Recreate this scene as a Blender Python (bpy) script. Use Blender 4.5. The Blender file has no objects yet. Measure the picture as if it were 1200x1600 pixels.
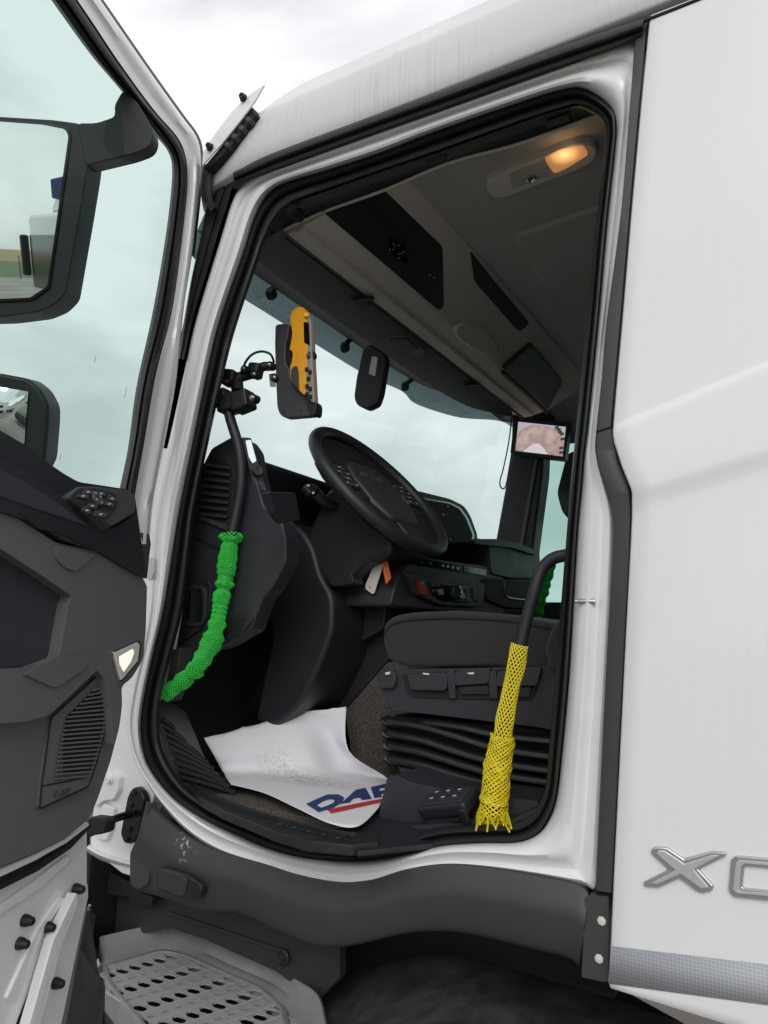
import bpy, bmesh, math, random
from mathutils import Vector, Matrix
random.seed(7)
scene = bpy.context.scene
col = scene.collection

# ------------------------------------------------------------------ camera
FPX = 1150.0                                   # focal length in pixels of a 1200x1600 frame
CAM = Vector((0.0, -1.25, 1.6))
def _basis(vp=(1290, 1016), roll=1.5):
    r = math.radians(roll)
    Y = Vector(((vp[0]-600)/FPX, (vp[1]-800)/FPX, 1)).normalized()
    h = Vector((math.cos(r), math.sin(r), 0))
    Z = Y.cross(h).normalized()
    if Z.y > 0: Z = -Z
    X = Y.cross(Z)
    if X.x < 0: X = -X
    return X, Y, Z
BX, BY, BZ = _basis()
right = Vector((BX.x, BY.x, BZ.x)); down = Vector((BX.y, BY.y, BZ.y)); fwd = Vector((BX.z, BY.z, BZ.z))
cd = bpy.data.cameras.new('camera'); cam = bpy.data.objects.new('camera', cd); col.objects.link(cam)
cd.sensor_fit = 'VERTICAL'; cd.sensor_height = 36.0; cd.lens = 36.0*FPX/1600.0
cd.clip_start = 0.02; cd.clip_end = 2000
M = Matrix.Identity(4)
for i in range(3):
    M[i][0] = right[i]; M[i][1] = -down[i]; M[i][2] = -fwd[i]; M[i][3] = CAM[i]
cam.matrix_world = M
scene.camera = cam

# ------------------------------------------------------------------ sky, sun, exposure
SUN_EL, SUN_AZ = 34.0, 155.0
world = bpy.data.worlds.new('World'); scene.world = world; world.use_nodes = True
nt = world.node_tree; nt.nodes.clear()
def N(t, **kw):
    n = nt.nodes.new(t)
    for k, v in kw.items(): setattr(n, k, v)
    return n
out = N('ShaderNodeOutputWorld'); bg = N('ShaderNodeBackground')
sky = N('ShaderNodeTexSky', sky_type='NISHITA', sun_disc=False)
sky.sun_elevation = math.radians(SUN_EL); sky.sun_rotation = math.radians(SUN_AZ)
sc = N('ShaderNodeVectorMath', operation='SCALE'); sc.inputs['Scale'].default_value = 0.09
nt.links.new(sky.outputs[0], sc.inputs[0])
tc = N('ShaderNodeTexCoord'); mp = N('ShaderNodeMapping'); mp.inputs['Scale'].default_value = (1, 1, 2.2)
nt.links.new(tc.outputs['Generated'], mp.inputs[0])
n1 = N('ShaderNodeTexNoise'); n1.inputs['Scale'].default_value = 3.4; n1.inputs['Detail'].default_value = 6; n1.inputs['Roughness'].default_value = .5
n1.inputs['Distortion'].default_value = .35
nt.links.new(mp.outputs[0], n1.inputs['Vector'])
cr = N('ShaderNodeValToRGB')
cr.color_ramp.elements[0].position = .36; cr.color_ramp.elements[0].color = (.54, .56, .575, 1)
cr.color_ramp.elements[1].position = .62; cr.color_ramp.elements[1].color = (.84, .83, .845, 1)
nt.links.new(n1.outputs['Fac'], cr.inputs[0])
mx = N('ShaderNodeMix', data_type='RGBA'); mx.inputs['Factor'].default_value = .93
nt.links.new(sc.outputs[0], mx.inputs['A']); nt.links.new(cr.outputs[0], mx.inputs['B'])
nt.links.new(mx.outputs['Result'], bg.inputs['Color']); bg.inputs['Strength'].default_value = 1.0
nt.links.new(bg.outputs[0], out.inputs[0])
sd = bpy.data.lights.new('sun', 'SUN'); sd.energy = 1.0; sd.angle = math.radians(40); sd.color = (1, .985, .965)
so = bpy.data.objects.new('sun', sd); col.objects.link(so)
# sun direction matches the sky's: azimuth measured from +Y towards +X
az, el = math.radians(SUN_AZ), math.radians(SUN_EL)
sdir = Vector((math.sin(az)*math.cos(el), math.cos(az)*math.cos(el), math.sin(el)))
so.rotation_euler = (-sdir).to_track_quat('-Z', 'Y').to_euler(); so.location = sdir*20
vs = scene.view_settings
vs.view_transform = 'Standard'; vs.look = 'None'; vs.exposure = 0.40; vs.gamma = 1.0; vs.use_curve_mapping = False
scene.cycles.max_bounces = 10; scene.cycles.transparent_max_bounces = 24
scene.cycles.diffuse_bounces = 8; scene.cycles.glossy_bounces = 4
scene.cycles.use_denoising = True

# ------------------------------------------------------------------ measuring helpers (photo measurement -> a real plane)
def ray(px, py):
    d = Vector(((px-600)/FPX, (py-800)/FPX, 1))
    return Vector((d.dot(BX), d.dot(BY), d.dot(BZ)))
def P(px, py, y):
    d = ray(px, py); return CAM + d*((y-CAM.y)/d.y)
def PX(px, py, x):
    d = ray(px, py); return CAM + d*((x-CAM.x)/d.x)
def PZ(px, py, z):
    d = ray(px, py); return CAM + d*((z-CAM.z)/d.z)
def PN(px, py, p0, n):
    d = ray(px, py); return CAM + d*((p0-CAM).dot(n)/d.dot(n))
DTH = math.radians(72)
DH = Vector((-1.33, 0, 0)); DE = Vector((math.cos(DTH), -math.sin(DTH), 0)); DN = Vector((math.sin(DTH), math.cos(DTH), 0))
def PD(px, py, w=0.0):                          # on the open door's inner face, w metres proud of it
    return PN(px, py, DH+DN*w, DN)
def cat(pts, k=5, closed=False):                # Catmull-Rom through vectors / tuples
    pts = [Vector(p) for p in pts]; n = len(pts); o = []
    rng = range(n) if closed else range(n-1)
    for i in rng:
        if closed: a, b, c, d = pts[(i-1) % n], pts[i], pts[(i+1) % n], pts[(i+2) % n]
        else: a, b, c, d = pts[max(i-1, 0)], pts[i], pts[i+1], pts[min(i+2, n-1)]
        for j in range(k):
            t = j/k
            o.append(.5*((2*b)+(c-a)*t+(2*a-5*b+4*c-d)*t*t+(3*b-a-3*c+d)*t**3))
    if not closed: o.append(pts[-1])
    return o
def rnd(poly, r, k=3):                          # round the corners of a pixel polygon
    o = []; n = len(poly)
    for i in range(n):
        p0, p, p1 = Vector(poly[i-1]), Vector(poly[i]), Vector(poly[(i+1) % n])
        a, b = (p0-p), (p1-p)
        ra = min(r, a.length*.45); rb = min(r, b.length*.45)
        s, e = p+a.normalized()*ra, p+b.normalized()*rb
        for j in range(k+1):
            t = j/k; o.append(tuple((1-t)**2*s+2*t*(1-t)*p+t*t*e))
    return o

# ------------------------------------------------------------------ materials
MATS = {}
def mat(name, c, rough=.5, metal=0, spec=.5, bump=0, bscale=400, var=0, vscale=6, coat=0, emit=None, estr=0, sheen=0, extra=None, streak=0):
    m = bpy.data.materials.new(name); m.use_nodes = True; MATS[name] = m
    t = m.node_tree; b = t.nodes['Principled BSDF']
    b.inputs['Base Color'].default_value = (*c, 1); b.inputs['Roughness'].default_value = rough
    b.inputs['Metallic'].default_value = metal; b.inputs['Specular IOR Level'].default_value = spec
    b.inputs['Coat Weight'].default_value = coat; b.inputs['Coat Roughness'].default_value = .08
    b.inputs['Sheen Weight'].default_value = sheen
    co = t.nodes.new('ShaderNodeTexCoord')
    if var:
        nz = t.nodes.new('ShaderNodeTexNoise'); nz.inputs['Scale'].default_value = vscale; nz.inputs['Detail'].default_value = 8; nz.inputs['Roughness'].default_value = .65
        src = co.outputs['Object']
        if streak:
            mp = t.nodes.new('ShaderNodeMapping'); mp.inputs['Scale'].default_value = (1, 1, streak); t.links.new(src, mp.inputs[0]); src = mp.outputs[0]
        t.links.new(src, nz.inputs['Vector'])
        mr = t.nodes.new('ShaderNodeMapRange'); mr.inputs['From Min'].default_value = .3; mr.inputs['From Max'].default_value = .7
        mr.inputs['To Min'].default_value = 1-var; mr.inputs['To Max'].default_value = 1+var
        t.links.new(nz.outputs['Fac'], mr.inputs['Value'])
        ml = t.nodes.new('ShaderNodeVectorMath'); ml.operation = 'SCALE'; ml.inputs[0].default_value = c
        t.links.new(mr.outputs[0], ml.inputs['Scale']); t.links.new(ml.outputs[0], b.inputs['Base Color'])
        m2 = t.nodes.new('ShaderNodeMapRange'); m2.inputs['From Min'].default_value = .3; m2.inputs['From Max'].default_value = .7
        m2.inputs['To Min'].default_value = min(1, rough*(1+var*.8)); m2.inputs['To Max'].default_value = rough*(1-var*.5)
        t.links.new(nz.outputs['Fac'], m2.inputs['Value']); t.links.new(m2.outputs[0], b.inputs['Roughness'])
    if bump:
        bn = t.nodes.new('ShaderNodeTexNoise'); bn.inputs['Scale'].default_value = bscale; bn.inputs['Detail'].default_value = 3
        t.links.new(co.outputs['Object'], bn.inputs['Vector'])
        bu = t.nodes.new('ShaderNodeBump'); bu.inputs['Strength'].default_value = bump; bu.inputs['Distance'].default_value = .001
        t.links.new(bn.outputs['Fac'], bu.inputs['Height']); t.links.new(bu.outputs[0], b.inputs['Normal'])
    if emit:
        b.inputs['Emission Color'].default_value = (*emit, 1); b.inputs['Emission Strength'].default_value = estr
    if extra: extra(m, t, b, co)
    return m
def dirt_extra(m, t, b, co):                    # road film: fine vertical run marks and specks on white paint
    mp = t.nodes.new('ShaderNodeMapping'); mp.inputs['Scale'].default_value = (170, 60, 2.2)
    t.links.new(co.outputs['Object'], mp.inputs[0])
    n = t.nodes.new('ShaderNodeTexNoise'); n.inputs['Scale'].default_value = 1; n.inputs['Detail'].default_value = 4
    t.links.new(mp.outputs[0], n.inputs['Vector'])
    n2 = t.nodes.new('ShaderNodeTexNoise'); n2.inputs['Scale'].default_value = 3.5; n2.inputs['Detail'].default_value = 5
    t.links.new(co.outputs['Object'], n2.inputs['Vector'])
    r = t.nodes.new('ShaderNodeMapRange'); r.inputs['From Min'].default_value = .52; r.inputs['From Max'].default_value = .8
    t.links.new(n.outputs['Fac'], r.inputs['Value'])
    r2 = t.nodes.new('ShaderNodeMapRange'); r2.inputs['From Min'].default_value = .4; r2.inputs['From Max'].default_value = .7
    t.links.new(n2.outputs['Fac'], r2.inputs['Value'])
    mu = t.nodes.new('ShaderNodeMath'); mu.operation = 'MULTIPLY'; t.links.new(r.outputs[0], mu.inputs[0]); t.links.new(r2.outputs[0], mu.inputs[1])
    v = t.nodes.new('ShaderNodeTexVoronoi'); v.inputs['Scale'].default_value = 26; t.links.new(co.outputs['Object'], v.inputs['Vector'])
    r3 = t.nodes.new('ShaderNodeMapRange'); r3.inputs['From Min'].default_value = .05; r3.inputs['From Max'].default_value = .03
    t.links.new(v.outputs['Distance'], r3.inputs['Value'])
    m3 = t.nodes.new('ShaderNodeMath'); m3.operation = 'MULTIPLY'; t.links.new(r3.outputs[0], m3.inputs[0]); t.links.new(r2.outputs[0], m3.inputs[1])
    ad = t.nodes.new('ShaderNodeMath'); ad.operation = 'MULTIPLY_ADD'; ad.inputs[1].default_value = .6; t.links.new(m3.outputs[0], ad.inputs[0]); t.links.new(mu.outputs[0], ad.inputs[2])
    at = t.nodes.new('ShaderNodeMath'); at.operation = 'MULTIPLY'; at.inputs[1].default_value = m.get('dirt', .10); t.links.new(ad.outputs[0], at.inputs[0])
    mi = t.nodes.new('ShaderNodeMix'); mi.data_type = 'RGBA'; mi.inputs['A'].default_value = b.inputs['Base Color'].default_value[:]
    mi.inputs['B'].default_value = (.40, .35, .27, 1); t.links.new(at.outputs[0], mi.inputs['Factor'])
    t.links.new(mi.outputs['Result'], b.inputs['Base Color'])
white = mat('white_paint', (.79, .795, .805), .22, coat=.7, extra=dirt_extra)
def dirt2(m, t, b, co): m['dirt'] = .85; dirt_extra(m, t, b, co)
roofwhite = mat('streaked_white_paint', (.63, .63, .63), .3, coat=.3, extra=dirt2)  # darker base than the panel white, with heavier dirt runs
jamb = mat('jamb_white_paint', (.80, .80, .805), .22, coat=.4, var=.03, vscale=8)
rubber = mat('black_rubber', (.012, .0125, .014), .5, spec=.45, var=.15, vscale=30)
gutterm = mat('gutter_rubber', (.02, .02, .021), .48, var=.2, vscale=20)
strip = mat('pillar_strip_plastic', (.052, .053, .057), .5, bump=.08, var=.08, vscale=10)
clad = mat('sill_plastic', (.045, .045, .046), .55, bump=.15, bscale=900, var=.12, vscale=7)
def scuff_extra(m, t, b, co):                   # a few pale scrapes near the front end of the sill
    old = b.inputs['Base Color'].links[0].from_socket
    mp = t.nodes.new('ShaderNodeMapping'); q = P(287, 1318, .01); mp.inputs['Location'].default_value = (-q.x, -q.y, -q.z); t.links.new(co.outputs['Object'], mp.inputs[0])
    ln = t.nodes.new('ShaderNodeVectorMath'); ln.operation = 'LENGTH'; t.links.new(mp.outputs[0], ln.inputs[0])
    r = t.nodes.new('ShaderNodeMapRange'); r.inputs['From Min'].default_value = .045; r.inputs['From Max'].default_value = .005; t.links.new(ln.outputs['Value'], r.inputs['Value'])
    n = t.nodes.new('ShaderNodeTexNoise'); n.inputs['Scale'].default_value = 95; n.inputs['Detail'].default_value = 6; t.links.new(co.outputs['Object'], n.inputs['Vector'])
    r2 = t.nodes.new('ShaderNodeMapRange'); r2.inputs['From Min'].default_value = .58; r2.inputs['From Max'].default_value = .64; t.links.new(n.outputs['Fac'], r2.inputs['Value'])
    mu = t.nodes.new('ShaderNodeMath'); mu.operation = 'MULTIPLY'; t.links.new(r.outputs[0], mu.inputs[0]); t.links.new(r2.outputs[0], mu.inputs[1])
    mi = t.nodes.new('ShaderNodeMix'); mi.data_type = 'RGBA'; mi.inputs['B'].default_value = (.45, .44, .42, 1); t.links.new(old, mi.inputs['A']); t.links.new(mu.outputs[0], mi.inputs['Factor'])
    t.links.new(mi.outputs['Result'], b.inputs['Base Color'])
scuffed = mat('scuffed_sill_plastic', (.046, .046, .047), .55, bump=.15, bscale=900, var=.12, vscale=7, extra=scuff_extra)
dark = mat('dash_plastic', (.027, .0295, .035), .5, bump=.25, bscale=700, var=.2, vscale=14)
dark2 = mat('soft_black_plastic', (.017, .0185, .0225), .5, bump=.15, bscale=900)
wellm = mat('step_well_plastic', (.028, .028, .029), .55, bump=.15, bscale=900, var=.2, vscale=9)
blackgloss = mat('black_gloss', (.006, .006, .007), .12)
void = mat('deep_black_plastic', (.008, .008, .009), .7)
doorgrey = mat('door_card_grey', (.122, .121, .122), .6, bump=.2, bscale=900, var=.05)
doordark = mat('door_dark_trim', (.020, .022, .028), .55, bump=.2, bscale=800)
navy = mat('dark_felt', (.010, .012, .020), .9, sheen=.2)
beige = mat('headliner_beige', (.63, .60, .555), .85, bump=.15, bscale=500, var=.04)
ceilm = mat('headliner_fabric', (.44, .425, .415), .95, bump=.3, bscale=700, var=.05)
greyvis = mat('visor_grey', (.115, .125, .13), .7, bump=.1)
steel = mat('bolt_steel', (.5, .5, .48), .3, metal=1)
chrome = mat('chrome', (.62, .62, .63), .16, metal=1)
emblem = mat('emblem_silver', (.62, .62, .63), .38, metal=.6, var=.06, vscale=60)
emblem_edge = mat('emblem_edge_silver', (.5, .5, .51), .2, metal=.75)
treadm = mat('skylit_step_plastic', (.34, .345, .35), .5, bump=.15, bscale=700, var=.16, vscale=11)  # step plastic lightened to imitate skylight on the upward tread
stepm = mat('step_grey_plastic', (.23, .235, .24), .55, bump=.15, bscale=700, var=.14, vscale=9)
yellow = mat('device_yellow', (.80, .36, .015), .45, var=.05, vscale=30)
orange = mat('tag_orange', (.70, .17, .03), .6)
tagwhite = mat('tag_card', (.66, .62, .56), .7, var=.06, vscale=40)
greennet = mat('green_plastic_net', (.05, .78, .09), .4)
yellownet = mat('yellow_plastic_net', (.80, .66, .02), .4)
red = mat('hazard_red', (.30, .01, .012), .35)
bright = mat('button_print', (.5, .5, .5), .6)
greykey = mat('button_plastic', (.030, .032, .037), .5)
lensc = mat('clear_lens', (.58, .58, .57), .2, emit=(1, .95, .82), estr=.02)
litlens = mat('lit_diffuser', (.8, .78, .7), .3, emit=(1, .95, .80), estr=.55)
blue = mat('print_blue', (.02, .045, .16), .7)
redp = mat('print_red', (.55, .03, .04), .7)
alu = mat('dull_aluminium', (.45, .45, .46), .4, metal=1)
def seat_extra(m, t, b, co):
    mp = t.nodes.new('ShaderNodeMapping'); mp.inputs['Rotation'].default_value = (0, math.radians(35), 0); t.links.new(co.outputs['Object'], mp.inputs[0])
    ck = t.nodes.new('ShaderNodeTexChecker'); ck.inputs['Scale'].default_value = 430; t.links.new(mp.outputs[0], ck.inputs['Vector'])
    ck.inputs['Color1'].default_value = (.006, .006, .007, 1); ck.inputs['Color2'].default_value = (.042, .042, .045, 1)
    t.links.new(ck.outputs['Color'], b.inputs['Base Color'])
    bu = t.nodes.new('ShaderNodeBump'); bu.inputs['Strength'].default_value = .3; bu.inputs['Distance'].default_value = .001
    t.links.new(ck.outputs['Fac'], bu.inputs['Height']); t.links.new(bu.outputs[0], b.inputs['Normal'])
seatm = mat('seat_fabric', (.02, .02, .02), .9, sheen=.15, extra=seat_extra)
def carpet_extra(m, t, b, co):
    n = t.nodes.new('ShaderNodeTexNoise'); n.inputs['Scale'].default_value = 260; n.inputs['Detail'].default_value = 5; t.links.new(co.outputs['Object'], n.inputs['Vector'])
    r = t.nodes.new('ShaderNodeValToRGB'); r.color_ramp.elements[0].position = .35; r.color_ramp.elements[0].color = (.022, .019, .017, 1)
    r.color_ramp.elements[1].position = .68; r.color_ramp.elements[1].color = (.15, .125, .108, 1)
    t.links.new(n.outputs['Fac'], r.inputs[0]); t.links.new(r.outputs[0], b.inputs['Base Color'])
    bu = t.nodes.new('ShaderNodeBump'); bu.inputs['Strength'].default_value = .6; bu.inputs['Distance'].default_value = .003
    t.links.new(n.outputs['Fac'], bu.inputs['Height']); t.links.new(bu.outputs[0], b.inputs['Normal'])
carpet = mat('brown_carpet', (.1, .09, .08), .95, extra=carpet_extra)
def dust_extra(m, t, b, co):
    n = t.nodes.new('ShaderNodeTexNoise'); n.inputs['Scale'].default_value = 7; n.inputs['Detail'].default_value = 10; n.inputs['Roughness'].default_value = .72; n.inputs['Distortion'].default_value = .25
    t.links.new(co.outputs['Object'], n.inputs['Vector'])
    r = t.nodes.new('ShaderNodeValToRGB'); r.color_ramp.elements[0].position = .40; r.color_ramp.elements[0].color = (.026, .026, .026, 1)
    r.color_ramp.elements[1].position = .85; r.color_ramp.elements[1].color = (.13, .126, .118, 1)
    t.links.new(n.outputs['Fac'], r.inputs[0]); t.links.new(r.outputs[0], b.inputs['Base Color'])
dusty = mat('dusty_black_plastic', (.02, .02, .02), .5, extra=dust_extra)
def sill_extra(m, t, b, co):
    n = t.nodes.new('ShaderNodeTexNoise'); n.inputs['Scale'].default_value = 30; n.inputs['Detail'].default_value = 9; n.inputs['Roughness'].default_value = .75
    t.links.new(co.outputs['Object'], n.inputs['Vector'])
    r = t.nodes.new('ShaderNodeValToRGB'); r.color_ramp.elements[0].position = .58; r.color_ramp.elements[0].color = (.014, .015, .017, 1)
    r.color_ramp.elements[1].position = .95; r.color_ramp.elements[1].color = (.09, .085, .08, 1)
    t.links.new(n.outputs['Fac'], r.inputs[0]); t.links.new(r.outputs[0], b.inputs['Base Color'])
sillm = mat('scuffed_black_rubber', (.02, .02, .02), .55, extra=sill_extra)
def paper_extra(m, t, b, co):                   # muddy foot print smears
    mp = t.nodes.new('ShaderNodeMapping'); q = PZ(480, 1219, 1.243); mp.inputs['Location'].default_value = (-q.x, -q.y, -q.z); mp.inputs['Scale'].default_value = (1, 1, 1)
    t.links.new(co.outputs['Object'], mp.inputs[0])
    ln = t.nodes.new('ShaderNodeVectorMath'); ln.operation = 'LENGTH'; mp2 = t.nodes.new('ShaderNodeMapping'); mp2.inputs['Rotation'].default_value = (0, 0, -.5); mp2.inputs['Scale'].default_value = (5.5, 14, 4); t.links.new(mp.outputs[0], mp2.inputs[0]); t.links.new(mp2.outputs[0], ln.inputs[0])
    r = t.nodes.new('ShaderNodeMapRange'); r.inputs['From Min'].default_value = 1.15; r.inputs['From Max'].default_value = .3; t.links.new(ln.outputs['Value'], r.inputs['Value'])
    n = t.nodes.new('ShaderNodeTexNoise'); n.inputs['Scale'].default_value = 130; n.inputs['Detail'].default_value = 8; n.inputs['Distortion'].default_value = 1.5; t.links.new(co.outputs['Object'], n.inputs['Vector'])
    r2 = t.nodes.new('ShaderNodeMapRange'); r2.inputs['From Min'].default_value = .46; r2.inputs['From Max'].default_value = .58; t.links.new(n.outputs['Fac'], r2.inputs['Value'])
    mu = t.nodes.new('ShaderNodeMath'); mu.operation = 'MULTIPLY'; t.links.new(r.outputs[0], mu.inputs[0]); t.links.new(r2.outputs[0], mu.inputs[1])
    m2 = t.nodes.new('ShaderNodeMath'); m2.operation = 'MULTIPLY'; m2.inputs[1].default_value = .8; t.links.new(mu.outputs[0], m2.inputs[0])
    mi = t.nodes.new('ShaderNodeMix'); mi.data_type = 'RGBA'; mi.inputs['A'].default_value = (.80, .79, .82, 1); mi.inputs['B'].default_value = (.30, .23, .19, 1)
    t.links.new(m2.outputs[0], mi.inputs['Factor']); t.links.new(mi.outputs['Result'], b.inputs['Base Color'])
paperm = mat('white_paper', (.8, .79, .82), .75, extra=paper_extra)
def tape_extra(m, t, b, co):                    # honeycomb reflective film
    mp = t.nodes.new('ShaderNodeMapping'); mp.inputs['Rotation'].default_value = (math.radians(90), 0, 0); mp.inputs['Scale'].default_value = (1, 1, 1); t.links.new(co.outputs['Object'], mp.inputs[0])
    v = t.nodes.new('ShaderNodeTexVoronoi'); v.feature = 'DISTANCE_TO_EDGE'; v.voronoi_dimensions = '2D'; v.inputs['Scale'].default_value = 190; v.inputs['Randomness'].default_value = .15
    t.links.new(mp.outputs[0], v.inputs['Vector'])
    r = t.nodes.new('ShaderNodeValToRGB'); r.color_ramp.elements[0].position = .06; r.color_ramp.elements[0].color = (.50, .52, .55, 1)
    r.color_ramp.elements[1].position = .14; r.color_ramp.elements[1].color = (.36, .385, .42, 1)
    t.links.new(v.outputs['Distance'], r.inputs[0]); t.links.new(r.outputs[0], b.inputs['Base Color'])
tapem = mat('reflective_tape', (.4, .42, .45), .3, extra=tape_extra)
def glassmat(name, tint, refl=.5):
    m = bpy.data.materials.new(name); m.use_nodes = True; t = m.node_tree; t.nodes.clear()
    o = t.nodes.new('ShaderNodeOutputMaterial'); tr = t.nodes.new('ShaderNodeBsdfTransparent'); tr.inputs[0].default_value = (*tint, 1)
    g = t.nodes.new('ShaderNodeBsdfGlossy'); g.inputs['Roughness'].default_value = .01
    fr = t.nodes.new('ShaderNodeFresnel'); fr.inputs['IOR'].default_value = 1.5
    mu = t.nodes.new('ShaderNodeMath'); mu.operation = 'MULTIPLY'; mu.inputs[1].default_value = refl; t.links.new(fr.outputs[0], mu.inputs[0])
    mi = t.nodes.new('ShaderNodeMixShader'); t.links.new(mu.outputs[0], mi.inputs[0]); t.links.new(tr.outputs[0], mi.inputs[1]); t.links.new(g.outputs[0], mi.inputs[2])
    t.links.new(mi.outputs[0], o.inputs[0]); return m
glass = glassmat('tinted_glass', (.67, .81, .765), .2)
wsglass = glassmat('windscreen_glass', (.80, .90, .865), .06)
smoke = glassmat('smoked_acrylic', (.34, .385, .395), .3)
mirror = mat('mirror_glass', (.86, .88, .88), .01, metal=1)

# ------------------------------------------------------------------ mesh helpers
def setp(o, parent):
    if parent is not None:
        o.parent = parent
        o.matrix_parent_inverse = parent.matrix_world.inverted() if parent.type == 'EMPTY' else Matrix.Identity(4)
def thing(name, label, cat_, loc=(0, 0, 0), group=None):
    o = bpy.data.objects.new(name, None); col.objects.link(o); o.empty_display_size = .1
    o.location = loc; o.matrix_world = Matrix.Translation(loc); o['label'] = label; o['category'] = cat_
    if group: o['group'] = group
    return o
def tag(o, label, cat_, group=None):
    o['label'] = label; o['category'] = cat_
    if group: o['group'] = group
    return o
def mesh(name, vs, fs, m, parent=None, smooth=True, bevel=0, seg=2, angle=40, solid=0, sub=0, weighted=True, flip=False):
    me = bpy.data.meshes.new(name); me.from_pydata([tuple(v) for v in vs], [], fs)
    bm = bmesh.new(); bm.from_mesh(me); bmesh.ops.remove_doubles(bm, verts=bm.verts, dist=1e-6)
    bmesh.ops.recalc_face_normals(bm, faces=bm.faces)
    if flip: bmesh.ops.reverse_faces(bm, faces=bm.faces)
    bm.to_mesh(me); bm.free()
    me.materials.append(m)
    if smooth:
        me.polygons.foreach_set('use_smooth', [True]*len(me.polygons)); me.set_sharp_from_angle(angle=math.radians(angle))
    o = bpy.data.objects.new(name, me); col.objects.link(o); setp(o, parent)
    if sub:
        s = o.modifiers.new('s', 'SUBSURF'); s.levels = sub; s.render_levels = sub
    if solid:
        s = o.modifiers.new('t', 'SOLIDIFY'); s.thickness = abs(solid); s.offset = 1 if solid > 0 else -1
    if bevel:
        b = o.modifiers.new('b', 'BEVEL'); b.width = bevel; b.segments = seg; b.limit_method = 'ANGLE'; b.angle_limit = math.radians(35)
        me.set_sharp_from_angle(angle=math.radians(180))
        if weighted: w = o.modifiers.new('w', 'WEIGHTED_NORMAL'); w.keep_sharp = False
    return o
def prism(name, pts, vec, m, parent=None, bevel=.003, seg=2):
    n = len(pts); vec = Vector(vec); pts = [Vector(p) for p in pts]
    vs = pts+[p+vec for p in pts]
    fs = [list(range(n)), list(range(2*n-1, n-1, -1))]+[[i, (i+1) % n, n+(i+1) % n, n+i] for i in range(n)]
    return mesh(name, vs, fs, m, parent, bevel=bevel, seg=seg)
def yprism(name, px, y, depth, m, parent=None, bevel=.003, r=0, seg=2):     # side-facing piece
    if r: px = rnd(px, r)
    return prism(name, [P(a, b, y) for a, b in px], (0, depth, 0), m, parent, bevel, seg)
def ext(px, a=-160, b=-430):                   # door pieces run on, straight, towards the door's free edge beyond the frame
    o = []; n = len(px)
    for i, (x, y) in enumerate(px):
        if x == a:
            q = px[i-1] if px[i-1][0] != a else px[(i+1) % n]
            y = y+(y-q[1])*(b-a)/(a-q[0]); x = b
        o.append((x, y))
    return o
def dprism(name, px, w, t, m, parent=None, bevel=.003, r=0, seg=2):         # piece on the open door
    px = ext(px)
    if r: px = rnd(px, r)
    return prism(name, [PD(a, b, w) for a, b in px], -DN*t, m, parent, bevel, seg)
def grid(name, rows, m, parent=None, closed_u=False, closed_v=False, solid=0, angle=50, **kw):
    R, Cn = len(rows), len(rows[0]); vs = [v for r in rows for v in r]; fs = []
    for i in range(R if closed_u else R-1):
        for j in range(Cn if closed_v else Cn-1):
            a, b = i % R, (i+1) % R; c, d = j, (j+1) % Cn
            fs.append([a*Cn+c, a*Cn+d, b*Cn+d, b*Cn+c])
    return mesh(name, vs, fs, m, parent, solid=solid, angle=angle, **kw)
def band(name, st, prof, m, parent=None, closed=False, sub=5, fn=P, solid=0, ya=None, yb=None):
    """st: (ax,ay,bx,by[,da,db]); prof: (t, extra depth). Lofts a profile from line a to line b."""
    s2 = cat([Vector((*s[:4],)) for s in st], sub, closed)
    if len(st[0]) > 4: dd = cat([Vector((s[4], s[5], 0)) for s in st], sub, closed)
    rows = []
    for i, s in enumerate(s2):
        da, db = (dd[i].x, dd[i].y) if len(st[0]) > 4 else (ya, yb)
        row = []
        for t, e in prof:
            d = da*(1-t)+db*t
            row.append(fn(s[0]*(1-t)+s[2]*t, s[1]*(1-t)+s[3]*t, d+e))
        rows.append(row)
    return grid(name, rows, m, parent, closed_u=closed, solid=solid)
def tube(name, pts, r, m, parent=None, n=10, sub=4, closed=False, flat=1.0, cap=True, up=None):
    path = cat(pts, sub, closed) if sub > 1 else [Vector(p) for p in pts]
    k = len(path); rows = []; prev = None
    for i, p in enumerate(path):
        a = path[(i-1) % k] if (closed or i > 0) else p; b = path[(i+1) % k] if (closed or i < k-1) else p
        t = (b-a).normalized()
        if prev is None:
            u = (up or Vector((0, 0, 1))); 
            if abs(t.dot(u)) > .95: u = Vector((1, 0, 0))
            u = (u-t*u.dot(t)).normalized()
        else: u = (prev-t*prev.dot(t)).normalized()
        prev = u; v = t.cross(u)
        rr = r(i/(k-1)) if callable(r) else r
        rows.append([p+rr*(math.cos(2*math.pi*j/n)*u+flat*math.sin(2*math.pi*j/n)*v) for j in range(n)])
    vs = [v for r_ in rows for v in r_]; fs = []
    for i in range(k if closed else k-1):
        for j in range(n):
            a, b = i, (i+1) % k; fs.append([a*n+j, a*n+(j+1) % n, b*n+(j+1) % n, b*n+j])
    if not closed and cap: fs += [list(range(n)), [(k-1)*n+j for j in range(n)]]
    return mesh(name, vs, fs, m, parent, angle=55)
def lathe(name, c, ax, prof, m, parent=None, n=20):   # prof: (radius, height along axis)
    c, ax = Vector(c), Vector(ax).normalized(); u = ax.orthogonal().normalized(); v = ax.cross(u)
    rows = [[c+ax*h+r*(math.cos(2*math.pi*j/n)*u+math.sin(2*math.pi*j/n)*v) for j in range(n)] for r, h in prof]
    return grid(name, rows, m, parent, closed_v=True, angle=40)
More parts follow.
